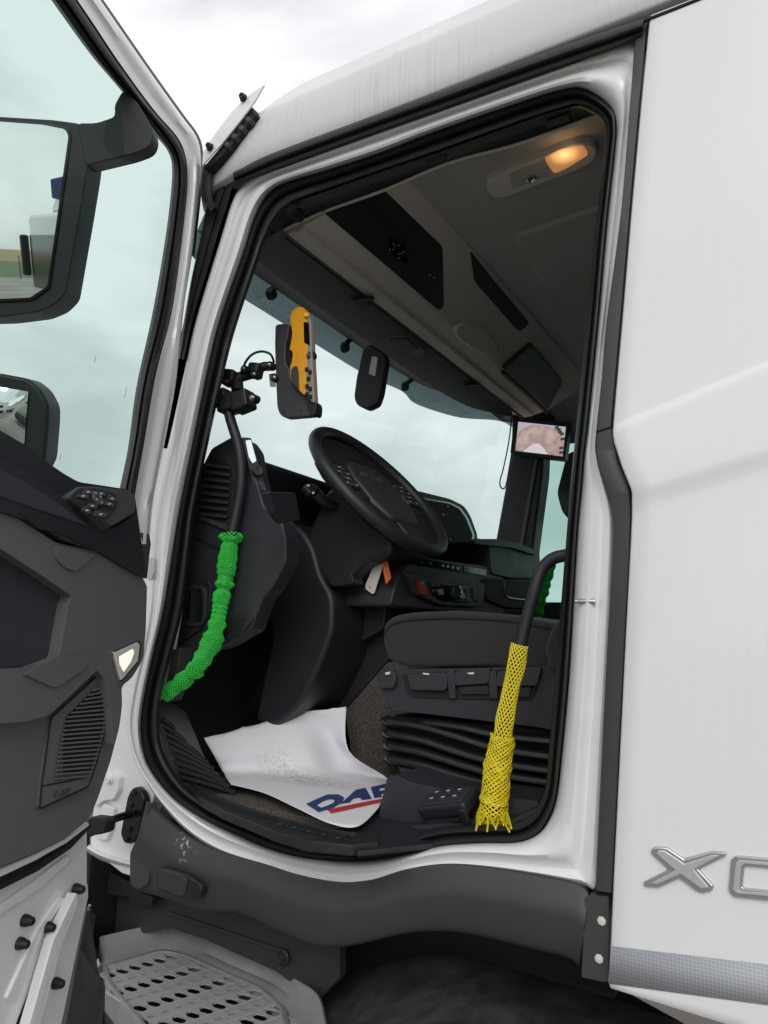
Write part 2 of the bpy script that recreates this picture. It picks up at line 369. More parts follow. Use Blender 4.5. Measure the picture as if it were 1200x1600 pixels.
def rbox(name, c, size, axes, m, parent=None, bevel=.004, taper=1.0, seg=2):
    c = Vector(c); a, b, d = [Vector(x).normalized()*s/2 for x, s in zip(axes, size)]
    vs = []
    for k in (-1, 1):
        f = taper if k > 0 else 1
        for i, j in ((-1, -1), (1, -1), (1, 1), (-1, 1)): vs.append(c+a*i*f+b*j*f+d*k)
    fs = [[0, 1, 2, 3], [7, 6, 5, 4]]+[[i, (i+1) % 4, 4+(i+1) % 4, 4+i] for i in range(4)]
    return mesh(name, vs, fs, m, parent, bevel=bevel, seg=seg)
WAX = (Vector((1, 0, 0)), Vector((0, 1, 0)), Vector((0, 0, 1)))
def bolt(name, c, ax, r, h, m, parent, n=6):
    c = Vector(c); ax = Vector(ax).normalized()
    return lathe(name, c, ax, [(0, 0), (r*1.35, 0), (r*1.35, h*.25), (r, h*.3), (r, h*.92), (r*.88, h), (r*.5, h), (r*.45, h*.8), (0, h*.8)], m, parent, n=12 if n == 12 else n)
def net(name, path, rad, m, turns, strands, r=.0011, parent=None, jag=0, ns=260, phase=0):
    """two families of helical strands wound on a tube path: an open diamond mesh"""
    k = len(path); fr = []; prev = None; L = [0]
    for i, p in enumerate(path):
        t = (path[min(i+1, k-1)]-path[max(i-1, 0)]).normalized()
        u = prev if prev is not None else t.orthogonal()
        u = (u-t*u.dot(t)).normalized(); prev = u; fr.append((p, u, t.cross(u)))
    vs = []; fs = []
    def pt(s, a):
        f = s*(k-1); i = min(int(f), k-2); w = f-i
        p = fr[i][0].lerp(fr[i+1][0], w); u = fr[i][1].lerp(fr[i+1][1], w); v = fr[i][2].lerp(fr[i+1][2], w)
        R = rad(s)*(1+.05*math.sin(3*a+s*21)+.04*math.sin(5*a-s*34))
        return p+R*(math.cos(a)*u+math.sin(a)*v)
    for fam in (1, -1):
        for q in range(strands):
            a0 = 2*math.pi*q/strands
            end = 1-(jag*random.random() if jag else 0)
            base = len(vs); cnt = int(ns*end)
            for i in range(cnt+1):
                s = i/ns
                # wavy strand so that meshes look like elongated cells
                a = a0+fam*(turns*2*math.pi*s)
                p = pt(s, a); q2 = pt(min(s+1e-3, 1), a+fam*turns*2*math.pi*1e-3); t = (q2-p)
                t = t.normalized() if t.length > 1e-9 else Vector((0, 0, 1))
                u = t.orthogonal().normalized(); v = t.cross(u)
                for j in range(4): vs.append(p+r*(math.cos(j*math.pi/2)*u+math.sin(j*math.pi/2)*v))
            for i in range(cnt):
                for j in range(4): fs.append([base+i*4+j, base+i*4+(j+1) % 4, base+i*4+4+(j+1) % 4, base+i*4+4+j])
    me = bpy.data.meshes.new(name); me.from_pydata([tuple(v) for v in vs], [], fs); me.materials.append(m)
    me.polygons.foreach_set('use_smooth', [True]*len(me.polygons))
    o = bpy.data.objects.new(name, me); col.objects.link(o); setp(o, parent); return o
# ================================================================== ground and setting
def groundmat():
    m = bpy.data.materials.new('concrete_yard'); m.use_nodes = True; t = m.node_tree; b = t.nodes['Principled BSDF']; co = t.nodes.new('ShaderNodeTexCoord')
    n = t.nodes.new('ShaderNodeTexNoise'); n.inputs['Scale'].default_value = .35; n.inputs['Detail'].default_value = 10; t.links.new(co.outputs['Object'], n.inputs['Vector'])
    r = t.nodes.new('ShaderNodeValToRGB'); r.color_ramp.elements[0].position = .35; r.color_ramp.elements[0].color = (.17, .15, .13, 1); r.color_ramp.elements[1].position = .7; r.color_ramp.elements[1].color = (.34, .32, .29, 1)
    t.links.new(n.outputs['Fac'], r.inputs[0]); t.links.new(r.outputs[0], b.inputs['Base Color']); b.inputs['Roughness'].default_value = .85
    return m
def plane(name, x0, x1, y0, y1, z, m):
    o = mesh(name, [(x0, y0, z), (x1, y0, z), (x1, y1, z), (x0, y1, z)], [[0, 1, 2, 3]], m); o['kind'] = 'structure'; return o
plane('ground', -900, 900, -900, 900, 0, groundmat())
grassm = mat('grass', (.07, .11, .03), .95, var=.35, vscale=.6)
strawm = mat('stubble_field', (.30, .20, .09), .95, var=.3, vscale=.2)
plane('grass_field', -300, 300, -150, -70, .006, grassm)
plane('stubble_field', -500, 500, -700, -150.02, .006, strawm)

# ================================================================== the truck
truck = thing('truck', 'white lorry cab with driver door wide open, grey sill cladding and grey step', 'truck', (-.8, 1.15, 0))

# rear side panel with two creases
YL = -.006
rows_def = [  # left px, depth, slope dz/dx
    ((1014, 25), 0, .0), ((1000, 167), 0, .05), ((985, 333), 0, .13), ((971, 500), 0, .22), ((963, 590), 0, .27), ((957.5, 655), 0, .30),
    ((957, 661), 0, .303), ((956.8, 664), -.0004, .305), ((956.2, 671), -.0062, .3065), ((956.2, 674), -.0072, .307), ((956.5, 680), -.0078, .306), ((958, 690), -.0083, .305), ((970, 728), -.011, .275), ((984, 762), -.0125, .249), ((986, 770), -.0122, .246), ((986, 780), -.0095, .242), ((986, 792), -.007, .235), ((986, 806), YL, .225),
    ((984, 850), YL, .19), ((976, 1000), YL, .13), ((966, 1200), YL, .10), ((957, 1380), YL, .10), ((953, 1470), YL, .10), ((951, 1510), YL, .105), ((949, 1535), YL, .0), ((951, 1543), YL+.001, -.05)]
rows = []
for (px, py), y, sl in rows_def:
    l = P(px, py, y); row = [l+Vector((0, .03, 0)), l+Vector((.0005, .004, 0)), l+Vector((.004, 0, 0))]
    for k in range(1, 15):
        dx = .9*(k/14)**1.3; row.append(l+Vector((.004+dx, 0, sl*dx)))
    rows.append(row)
last = rows[-1]; rows.append([v+Vector((0, .006, -.003)) for v in last]); rows.append([v+Vector((0, .035, -.003)) for v in last])
side = grid('side_panel', rows, white, truck, angle=60)
# reflective tape along the foot of the panel
tp = []
for (a, b) in (((955, 1478), (1200, 1507)), ((952, 1541), (1200, 1575))):
    p, q = P(a[0], a[1], YL), P(b[0], b[1], YL); d = (q-p)/(q.x-p.x)
    tp.append([p, p+d*.22, p+d*.45, p+d*.8])
tp[1] = [v+Vector((0, 0, .004)) for v in tp[1]]
grid('reflective_tape', [[v+Vector((0, -.0015, 0)) for v in r] for r in tp], tapem, truck, solid=-.001)
# emblem letters X and D: brushed face on a bright bevelled base
def letter(name, px, y, m_edge, m_face, grow=.0):
    o = yprism(name, px, y-.007, .009, m_edge, truck, bevel=.003)
    cx = sum(p[0] for p in px)/len(px); cy = sum(p[1] for p in px)/len(px)
    return o
Xl = [(1024, 1323), (1042, 1324), (1069, 1342), (1112, 1330), (1136, 1332), (1133, 1339), (1092, 1359), (1116, 1385), (1112, 1393), (1099, 1396), (1090, 1394), (1062, 1373), (1028, 1388), (1006, 1386), (1004, 1379), (1044, 1359), (1016, 1333), (1018, 1326)]
Xf = [(1028, 1329), (1039, 1330), (1069, 1350), (1113, 1336), (1124, 1337), (1084, 1359), (1107, 1387), (1096, 1389), (1063, 1366), (1027, 1382), (1015, 1381), (1055, 1360), (1025, 1334)]
xo = yprism('emblem_letter', Xl, YL-.006, .008, emblem_edge, truck, bevel=.0035, seg=3)
yprism('letter_face', Xf, YL-.0085, .003, emblem, xo, bevel=.0012)
# D as an outline ring
def ring_prism(name, o_px, i_px, y, depth, m, parent, bevel=.003):
    a = [P(*p, y) for p in o_px]; b = [P(*p, y) for p in i_px]; n = len(a); d = Vector((0, depth, 0))
    vs = a+b+[p+d for p in a]+[p+d for p in b]; fs = []
    for i in range(n):
        j = (i+1) % n
        fs += [[i, j, n+j, n+i], [i, 2*n+i, 2*n+j, j], [n+i, n+j, 3*n+j, 3*n+i], [2*n+i, 3*n+i, 3*n+j, 2*n+j]]
    return mesh(name, vs, fs, m, parent, bevel=bevel, seg=3)
Do = [(1138, 1392), (1142, 1345), (1150, 1337), (1240, 1345), (1262, 1358), (1258, 1392), (1240, 1412), (1146, 1402)]
Di = [(1160, 1386), (1163, 1358), (1166, 1354), (1222, 1359), (1236, 1366), (1233, 1386), (1224, 1394), (1163, 1388)]
do = ring_prism('emblem_letter', Do, Di, YL-.006, .008, emblem_edge, truck, .0035)
Do2 = [(1145, 1390), (1149, 1349), (1154, 1344), (1238, 1351), (1254, 1361), (1250, 1390), (1236, 1404), (1150, 1396)]
Di2 = [(1155, 1391), (1158, 1354), (1163, 1349.5), (1226, 1355), (1242, 1364), (1239, 1388), (1228, 1398), (1158, 1393)]
ring_prism('letter_face', Do2, Di2, YL-.0085, .003, emblem, do, .001)

# dark strips that hide the shut line behind the door opening
st_u = [(992, 57, 1012, 32), (984, 167, 999, 167), (970, 333, 984, 333), (948, 500, 970, 500), (940, 590, 962, 590), (932, 673, 955, 666)]
band('pillar_strip', st_u, [(0, .03), (.02, .002), (.08, 0), (.92, 0), (.98, .002), (1, .03)], strip, truck, ya=.012, yb=.012)
st_l = [(932, 677, 956, 669.5, .012, .012), (932, 716, 967, 722, .011, .010), (942, 750, 979, 752, .010, .008), (955, 790, 985, 780, .010, .008), (958, 845, 985, 850, .010, .008), (949, 1000, 977, 1000, .010, .008), (939, 1200, 967, 1200, .010, .008), (930, 1392, 957, 1395, .010, .008)]
band('pillar_strip', st_l, [(0, .03), (.02, .002), (.08, 0), (.92, 0), (.98, .002), (1, .03)], strip, truck)

# roof shell: one section swept along the cab, rounding off towards the windscreen
sec = [(.03, 2.757), (.004, 2.759), (0, 2.764), (-.004, 2.80), (-.003, 2.85), (.003, 2.892), (.008, 2.906), (.018, 2.920), (.04, 2.946), (.09, 3.012), (.15, 3.086), (.3, 3.16), (.7, 3.22), (1.2, 3.24), (1.7, 3.22), (2.1, 3.16), (2.3, 3.05), (2.4, 2.9), (2.4, 2.757)]
xs = [1.2, .8, .4, 0, -.15, -.3, -.45, -.6, -.75, -.9, -1.0, -1.08, -1.13, -1.17, -1.20, -1.23, -1.26, -1.30, -1.34, -1.38, -1.41]
def fs_(x):
    if x > -1.12: return 1
    t = (-1.12-x)/.29; return max(.02, math.sqrt(max(0, 1-t*t)))
rr_ = []
for x in xs:
    s = fs_(x); rr_.append([Vector((x, y+(1-s)*.10*(1 if y < 1.2 else -1), 2.757+(z-2.757)*s)) for y, z in sec])
grid('roof_shell', rr_, roofwhite, truck, angle=60)
# joint where the panel meets the roof shell
tube('roof_joint', [P(1006, 33, .0)+Vector((0, 0, 0)), P(1050, 16, .0), P(1100, -4, .0), P(1300, -85, .0)], .0035, void, truck, n=8, sub=2)
# gutter seal above the opening
gs = [(364, 269, 366, 288), (378, 262, 379, 283), (425, 238, 446, 259), (592, 176, 592, 205), (700, 136, 700, 167), (800, 98, 800, 131), (900, 62, 900, 96), (1006, 26, 1002, 60)]
band('gutter_seal', gs, [(0, .02), (.06, 0), (.2, -.007), (.4, -.008), (.56, -.003), (.62, .002), (.68, -.001), (.8, -.004), (.93, .002), (1, .02)], gutterm, truck, ya=-.004, yb=.014)

# white pressed frame round the opening
ring = [(994, 66, 952, 165), (930, 84, 915, 140), (867, 107, 880, 140), (800, 131, 805, 163), (675, 176, 675, 208), (592, 205, 592, 240), (520, 231, 512, 266), (460, 253, 467, 279), (415, 269, 433, 292), (384, 284, 412, 313), (364, 312, 396, 346), (343, 378, 379, 400), (306, 500, 343, 503), (290, 570, 326, 572), (266, 680, 304, 680), (242, 783, 282, 790), (233, 850, 272, 850), (230, 950, 256, 950), (218, 1023, 239, 1023), (204, 1083, 226, 1086), (198, 1133, 220, 1136), (206, 1176, 227, 1184), (225, 1216, 247, 1220), (252, 1256, 278, 1253), (292, 1299, 320, 1281), (345, 1332, 362, 1301), (417, 1354, 420, 1326), (470, 1371, 475, 1340), (530, 1382, 544, 1346), (580, 1378, 600, 1342), (635, 1361, 645, 1332), (700, 1353, 695, 1321), (775, 1359, 753, 1317), (856, 1372, 808, 1316), (912, 1384, 840, 1304), (932, 1385, 858, 1282), (937, 1300, 870, 1248), (942, 1200, 878, 1183), (950, 1050, 890, 1050), (959, 850, 902, 850), (957, 795, 906, 800), (946, 755, 910, 760), (934, 716, 914, 710), (933, 675, 920, 660), (953, 500, 936, 500), (974, 350, 949, 350), (988, 200, 961, 240), (994, 120, 963, 196)]
band('door_frame', ring, [(0, .035), (.02, .006), (.12, 0), (.22, .002), (.33, .010), (.42, .008), (.52, -.002), (.64, -.008), (.78, -.004), (.9, .008), (.97, .02), (1, .03)], jamb, truck, closed=True, ya=.03, yb=.03)
# rubber seal: two lips
sealst = [(956, 166, 938, 186), (915, 138, 905, 168), (880, 138, 875, 174), (805, 161, 808, 196), (675, 206, 678, 243), (592, 238, 597, 270), (512, 264, 518, 298), (467, 277, 478, 312), (433, 290, 452, 324), (410, 312, 432, 344), (394, 346, 415, 375), (377, 400, 402, 412), (341, 503, 370, 508), (325, 572, 352, 575), (302, 680, 328, 682), (280, 790, 305, 792), (270, 850, 298, 850), (254, 950, 286, 950), (237, 1023, 268, 1023), (224, 1086, 252, 1086), (218, 1136, 249, 1140), (225, 1184, 258, 1180), (246, 1221, 282, 1220), (277, 1254, 310, 1246), (319, 1282, 352, 1268), (361, 1302, 385, 1281), (419, 1327, 432, 1300), (474, 1341, 482, 1316), (544, 1347, 546, 1322), (600, 1343, 595, 1317), (645, 1333, 638, 1307), (695, 1322, 688, 1293), (753, 1318, 753, 1289), (805, 1317, 806, 1286), (838, 1305, 830, 1272), (856, 1282, 845, 1250), (869, 1248, 853, 1225), (877, 1183, 857, 1180), (889, 1050, 868, 1050), (901, 850, 884, 850), (905, 800, 888, 800), (909, 760, 891, 760), (913, 710, 896, 710), (919, 660, 901, 660), (935, 500, 917, 500), (948, 350, 931, 350), (960, 240, 944, 244), (963, 196, 947, 208)]
band('door_seal', sealst, [(0, .025), (.04, .004), (.14, -.007), (.3, -.010), (.42, -.004), (.48, .006), (.54, .001), (.66, -.006), (.82, -.004), (.95, .006), (1, .03)], rubber, truck, closed=True, ya=.055, yb=.065)

# A-pillar: outer finisher, gap and the closed body of the post behind it
band('pillar_finisher', [(338, 292, 371, 270), (325, 330, 356, 318), (312, 378, 342, 362), (300, 430, 324, 424), (290, 485, 304, 488), (278, 560, 288, 562)], [(0, .03), (.05, .004), (.3, 0), (.5, .003), (.56, .010), (.62, .002), (.95, .002), (1, .02)], gutterm, truck, ya=.035, yb=.028)
ap = [(330, 292, 425, 300), (312, 378, 400, 378), (292, 480, 366, 500), (262, 620, 335, 630), (240, 780, 300, 790), (232, 900, 285, 900)]
band('pillar_post', ap, [(0, .0), (0, .09), (1, .09), (1, 0)], void, truck, ya=.062, yb=.075)
# hinge post below
hp = [(236, 700), (262, 700), (250, 950), (236, 1030), (216, 1090), (212, 1140), (222, 1190), (246, 1228), (236, 1256), (224, 1290), (212, 1330), (212, 1372), (190, 1365), (145, 1330), (100, 1290), (100, 1120), (150, 900), (200, 780)]
yprism('hinge_post', hp, .06, .08, jamb, truck, bevel=.004)
band('hinge_post_lip', [(120, 1304, 118, 1322), (150, 1326, 148, 1340), (180, 1337, 178, 1352), (214, 1346, 214, 1362)], [(0, .02), (.2, 0), (.5, -.008), (.8, 0), (1, .03)], jamb, truck, ya=.045, yb=.05)
hb = yprism('hinge_bracket', [(150, 1214), (176, 1207), (186, 1214), (184, 1236), (176, 1250), (160, 1252), (148, 1262), (146, 1240)], .045, .02, jamb, truck, bevel=.004, r=4)
bolt('bolt', P(173, 1218, .045), (0, -1, 0), .008, .012, jamb, hb, 12)
yprism('hinge_bracket', [(160, 1255), (178, 1262), (176, 1290), (166, 1314), (150, 1312), (152, 1280)], .048, .02, jamb, truck, bevel=.004, r=4)
yprism('hinge_bracket', [(232, 870), (241, 872), (240, 896), (237, 908), (230, 906)], .03, .02, steel, truck, bevel=.003, r=3)
# door check strap
ck = yprism('check_strap_plate', [(205, 1233), (212, 1229), (222, 1240), (225, 1250), (222, 1276), (214, 1308), (204, 1320), (192, 1315), (188, 1302), (194, 1270), (199, 1245)], .035, .02, blackgloss, truck, bevel=.003, r=4)
for p in ((209, 1240), (205, 1258), (203, 1296), (199, 1312)): bolt('bolt', P(*p, .035), (0, -1, 0), .006, .006, rubber, ck, 6)
tube('strap_arm', [P(207, 1272, .03), P(190, 1276, .0), P(176, 1281, -.03), P(160, 1287, -.06)], .009, blackgloss, ck, n=8, flat=.6)
yprism('strap_housing', [(141, 1276), (160, 1278), (165, 1284), (163, 1300), (157, 1304), (140, 1306), (126, 1312), (122, 1304), (128, 1290)], -.07, .03, void, ck, bevel=.004, r=3)
bolt('bolt', P(135, 1314, -.06), (0, -1, 0), .009, .012, rubber, ck, 12)

# sill cladding
cst = [(229, 1249, 203, 1380), (244, 1261, 217, 1392), (272, 1286, 260, 1404), (305, 1309, 317, 1425), (350, 1329, 375, 1427), (417, 1348, 437, 1456), (470, 1364, 487, 1475), (530, 1375, 530, 1480), (580, 1372, 577, 1472), (635, 1355, 637, 1458), (700, 1347, 700, 1455), (775, 1353, 765, 1466), (856, 1366, 830, 1482), (905, 1377, 885, 1496), (920, 1390, 905, 1510)]
band('sill_cladding', cst, [(0, .04), (.02, .012), (.06, .0), (.3, -.012), (.44, -.016), (.5, -.015), (.8, .0), (.94, .008), (.985, .014), (1, .05)], scuffed, truck, ya=.022, yb=.02)
yprism('cladding_end', [(229, 1253), (223, 1275), (215, 1308), (203, 1333), (203, 1379), (216, 1391), (232, 1380), (236, 1300)], .016, .03, clad, truck, bevel=.004, r=5)
cb = yprism('cladding_corner', [(914, 1403), (922, 1399), (951, 1401), (951, 1534), (944, 1535), (908, 1527), (909, 1512)], .012, .04, clad, truck, bevel=.004, r=4)
for p in ((940, 1439), (936, 1498)):
    lathe('clip_head', P(*p, .0125), (0, -1, 0), [(.0075, 0), (.0065, .002), (.004, .003), (0, .003)], tagwhite, cb, n=7)
fl = yprism('recess_rim', [(246, 1356), (262, 1358), (289, 1366), (312, 1381), (315, 1388), (311, 1404), (300, 1408), (246, 1391), (243, 1380)], -.008, .02, dark2, truck, bevel=.003, r=5)
yprism('recess_cover', [(249, 1358), (285, 1367), (292, 1376), (288, 1399), (280, 1401), (249, 1389), (246, 1381)], -.0115, .01, greykey, fl, bevel=.002, r=5)
yprism('recess_opening', [(294, 1375), (310, 1384), (311, 1390), (307, 1402), (298, 1404), (291, 1399)], -.0095, .003, void, fl, bevel=.0005, r=2)
# striker pin on the rear jamb
lathe('striker_pin', P(930, 940, .03), (-1, -.25, 0), [(0, 0), (.006, 0), (.006, .003), (.0046, .0035), (.0046, .026), (.0040, .027), (.0040, .033), (.003, .034), (0, .034)], alu, truck, n=14)

# mudguard, step well and step
band('mudguard', [(468, 1590, 430, 1640, .28, .0), (500, 1556, 455, 1650, .3, .0), (540, 1525, 520, 1660, .3, .0), (600, 1502, 600, 1665, .3, .0), (700, 1490, 710, 1670, .3, .0), (825, 1522, 850, 1700, .3, .0), (960, 1562, 990, 1740, .3, .0), (1100, 1612, 1140, 1790, .3, .0), (1300, 1700, 1350, 1900, .3, .0)], [(0, .05), (0, 0), (.15, -.01), (.4, -.03), (.55, -.02), (.62, -.04), (.85, -.02), (1, 0), (1, .05)], dusty, truck)
yprism('arch_liner', [(440, 1430), (960, 1480), (960, 1560), (1300, 1750), (300, 1750), (420, 1500)], .36, .05, void, truck, bevel=0)
ZT = .83
# well walls
yprism('step_well_back', [(146, 1392), (240, 1398), (330, 1400), (470, 1450), (530, 1475), (530, 1530), (500, 1562), (480, 1556), (430, 1518), (318, 1468), (262, 1450), (160, 1474), (148, 1440)], .155, .03, wellm, truck, bevel=.004)
yprism('step_well_opening', [(135, 1345), (205, 1380), (217, 1394), (240, 1402), (236, 1416), (206, 1416), (200, 1402), (140, 1396), (120, 1380)], .12, .02, void, truck, bevel=.003, r=4)
yprism('step_well_rail', [(262, 1424), (440, 1484), (440, 1490), (262, 1430)], .149, .006, wellm, truck, bevel=.002)
wb = lathe('well_clip', P(443, 1495, .150), (0, -1, 0), [(.017, 0), (.017, .004), (.013, .006), (.011, .003), (.007, .003), (.005, .006), (0, .006)], dark2, truck, n=18)
ws = [P(150, 1392, .12), P(170, 1394, .12), P(160, 1470, .13), P(152, 1540, .02), P(150, 1660, -.02), P(90, 1660, -.05), P(120, 1500, .0)]
prism('step_well_side', [P(142, 1396, .09), P(168, 1396, .16), P(158, 1470, .16), P(152, 1508, .06), P(166, 1548, -.02), P(150, 1700, -.06), P(84, 1700, -.10), P(125, 1480, .0)], (-.02, 0, 0), wellm, truck, bevel=.004)
step = None
# tray wall
rim = [(154, 1500), (156, 1470), (164, 1464), (247, 1446), (268, 1447), (317, 1463), (380, 1493), (432, 1516), (467, 1538), (494, 1559), (505, 1600), (520, 1680)]
foot = [(156, 1512), (160, 1513), (172, 1511), (244, 1490), (262, 1489), (289, 1495), (345, 1520), (415, 1551), (450, 1583), (462, 1600), (470, 1625), (476, 1680)]
stt = []
rimc, footc = cat([Vector((*p, 0)) for p in rim], 5), cat([Vector((*p, 0)) for p in foot], 5)
tr = []
for a, b in zip(rimc, footc):
    f = PZ(b.x, b.y, ZT); y = f.y+.035; top = P(a.x, a.y, y)
    tr.append([top+Vector((0, .02, -.06)), top+Vector((0, .012, 0)), top+Vector((0, .004, .003)), top, top.lerp(f, .5)+Vector((0, .006, -.006)), f+Vector((0, .006, .012)), f+Vector((0, -.006, .002)), f+Vector((0, -.03, -.004))])
step = grid('step', tr, stepm, truck, angle=60)
# tread: plate cells with open hexagonal holes, raised ribs between them
u0 = PZ(191, 1522, ZT); ux = PZ(301, 1591, ZT)-u0; uy = PZ(268, 1500, ZT)-u0
ux = ux/3; uy = uy/4     # one column / one row pitch
zt = ZT+.004
fpx = [PZ(*p, ZT) for p in ((156, 1511), (172, 1510), (244, 1489), (262, 1489), (289, 1495), (345, 1520), (415, 1551), (450, 1583), (476, 1680), (330, 1760), (212, 1600), (166, 1544))]
prism('tread_hole_backing', [v+Vector((0, 0, -.045)) for v in fpx], (0, 0, -.1), void, step, bevel=0)  # black plate added under the tread so its holes look dark
def inside(p, poly):
    c = False; n = len(poly)
    for i in range(n):
        a, b = poly[i], poly[i-1]
        if (a.y > p.y) != (b.y > p.y) and p.x < (b.x-a.x)*(p.y-a.y)/(b.y-a.y)+a.x: c = not c
    return c

ua, ub = ux*.5, uy
def cell_mesh(hole):
    hx, hy = ua*.5, ub*.5; c = Vector((0, 0, 0)); vs, fs = [], []
    o = [c-hx-hy, c-hy, c+hx-hy, c+hx, c+hx+hy, c+hy, c-hx+hy, c-hx]
    sx, sy = (ua*.40, ub*.42) if hole else (ua*.10, ub*.40)
    i_ = [c-sx*.9-sy*.55, c-sy, c+sx*.9-sy*.55, c+sx, c+sx*.9+sy*.55, c+sy, c-sx*.9+sy*.55, c-sx]
    e = [v*.92 for v in o]
    for L, z in ((o, zt-.001), (e, zt+.003), (i_, zt+.003), (i_, zt-.001)):
        for v in L: vs.append((v.x, v.y, z))
    for k in range(3):
        for q in range(8): r_ = (q+1) % 8; fs.append([k*8+q, k*8+r_, k*8+8+r_, k*8+8+q])
    me = bpy.data.meshes.new('tread_cell'); me.from_pydata(vs, [], fs); me.materials.append(treadm); return me
cm = {True: cell_mesh(True), False: cell_mesh(False)}
for i in range(-3, 14):
    for j in range(-12, 9):
        q = u0+ua*i+ub*j
        if all(inside(q+ua*a*.1+ub*b*.1, fpx) for a in (-1, 1) for b in (-1, 1)):
            o = bpy.data.objects.new('tread_cell', cm[i % 2 == 0]); col.objects.link(o); o.location = (q.x, q.y, 0); o.parent = step

cen = sum(fpx, Vector())/len(fpx)
grid('tread_border', [[v+Vector((0, 0, -.06)) for v in fpx], [v+Vector((0, 0, .004)) for v in fpx], [v.lerp(cen, .03)+Vector((0, 0, .010)) for v in fpx], [v.lerp(cen, .075)+Vector((0, 0, .010)) for v in fpx], [v.lerp(cen, .085)+Vector((0, 0, .002)) for v in fpx]], stepm, step, closed_v=True, angle=50)
wbox0 = rbox('step_dark_fill', (-1.15, .16, .62), (.9, .5, .2), WAX, void, truck, bevel=.01)  # black box added below the tread to keep that space dark
# ================================================================== cab interior
FLZ = 1.222
def wbox(name, x0, x1, y0, y1, z0, z1, m, parent=truck, bevel=.004):
    return rbox(name, ((x0+x1)/2, (y0+y1)/2, (z0+z1)/2), (x1-x0, y1-y0, z1-z0), WAX, m, parent, bevel=bevel)
wbox('cab_floor', -1.60, 1.1, .10, 2.36, 1.16, FLZ, carpet)
wbox('back_wall', 1.1, 1.14, .05, 2.38, 1.1, 2.95, ceilm)
wbox('front_wall', -1.66, -1.60, .06, 2.38, .8, 1.98, void)  # coloured black so the gap beside the step looks like dark space
wbox('footwell_wall', -1.60, -1.565, .10, 2.34, 1.16, 1.6, dark2)
prism('toe_board', [(-1.57, .1, 1.20), (-1.57, .1, 1.55), (-1.54, .1, 1.36), (-1.46, .1, FLZ+.002)], (0, 1.0, 0), dark2, truck, bevel=.01)
wbox('inner_side_wall', -.27, 1.1, .09, .13, 1.15, 2.75, ceilm)
# far side of the cab: low wall, header, rear part, around the passenger window
fw = wbox('far_wall', -1.6, 1.1, 2.34, 2.40, 1.0, 1.80, dark)
wbox('far_wall_header', -1.35, 1.1, 2.34, 2.40, 2.62, 2.95, dark)
wbox('far_wall_rear', -.35, 1.1, 2.34, 2.40, 1.8, 2.62, dark)
wbox('far_window', -1.32, -.35, 2.36, 2.368, 1.8, 2.62, glass, bevel=0)
fpil = yprism('far_pillar', [(800, 640), (852, 640), (848, 740), (832, 860), (834, 900), (770, 900), (774, 842), (797, 715)], 2.22, .12, dark, truck, bevel=.015)
yprism('pillar_highlight', [(836, 715), (841, 715), (817, 855), (811, 852)], 2.212, .01, greyvis, fpil, bevel=.003)  # lighter grey strip laid on to imitate a highlight along the pillar
# ceiling and the trim that joins it to the door opening
grid('ceiling', [[Vector((x, y, z)) for x in (-1.25, -.87, -.5, 0, .5, 1.1)] for y, z in ((.185, 2.725), (.2, 2.76), (.25, 2.795), (.35, 2.805), (1.2, 2.815), (2.05, 2.805), (2.25, 2.75), (2.34, 2.6))], ceilm, truck, angle=80)
hs = [(452, 318, 440, 362, .075, .17), (478, 310, 452, 354, .075, .18), (518, 296, 508, 329, .075, .18), (597, 268, 600, 296, .075, .18), (678, 241, 700, 254, .075, .18), (808, 194, 800, 227, .075, .18), (875, 172, 880, 199, .075, .18), (910, 166, 933, 180, .075, .18), (940, 180, 948, 186, .075, .18)]
ht = band('header_trim', hs, [(0, -.02), (.05, 0), (.3, .012), (.5, .02), (.8, .006), (1, 0), (1, .02)], dark2, truck)
tube('headliner_edge', [P(a[2], a[3]+1, .176) for a in hs], .004, beige, truck, n=8)
for p in ((682, 250), (873, 190)):
    c = P(p[0], p[1]-2, .125); rbox('header_clip', c, (.05, .012, .016), (Vector((1, 0, 0)), Vector((0, 1, .8)), Vector((0, -.8, 1))), greykey, ht, bevel=.003)
hk = lathe('coat_hook', P(468, 338, .12), (.2, -1, -.3), [(.0, 0), (.016, 0), (.018, .01), (.012, .02), (.006, .018), (0, .014)], void, truck, n=16)
# recessed hatch panel and reading lamp in the ceiling
hp_ = rnd([(800, 372), (960, 318), (1010, 330), (1010, 480), (915, 474), (880, 470), (850, 450)], 14)
prism('ceiling_hatch', [PZ(a, b, 2.796) for a, b in hp_], (0, 0, .03), ceilm, truck, bevel=.012, seg=4)
ax = (PZ(915, 240, 2.79)-PZ(765, 300, 2.79)).normalized(); ay = Vector((-ax.y, ax.x, 0)); az_ = Vector((0, 0, -1))
lamp_px = rnd([(758, 287), (790, 270), (900, 226), (925, 226), (935, 236), (930, 252), (900, 268), (785, 311), (766, 308)], 9)
lp = prism('lamp_housing', [PZ(a, b, 2.782) for a, b in lamp_px], (0, 0, .03), beige, truck, bevel=.006, seg=3)
prism('lamp_recess', [PZ(a, b, 2.780) for a, b in rnd([(796, 272), (855, 248), (860, 274), (800, 296)], 5)], (0, 0, .006), ceilm, lp, bevel=.002)
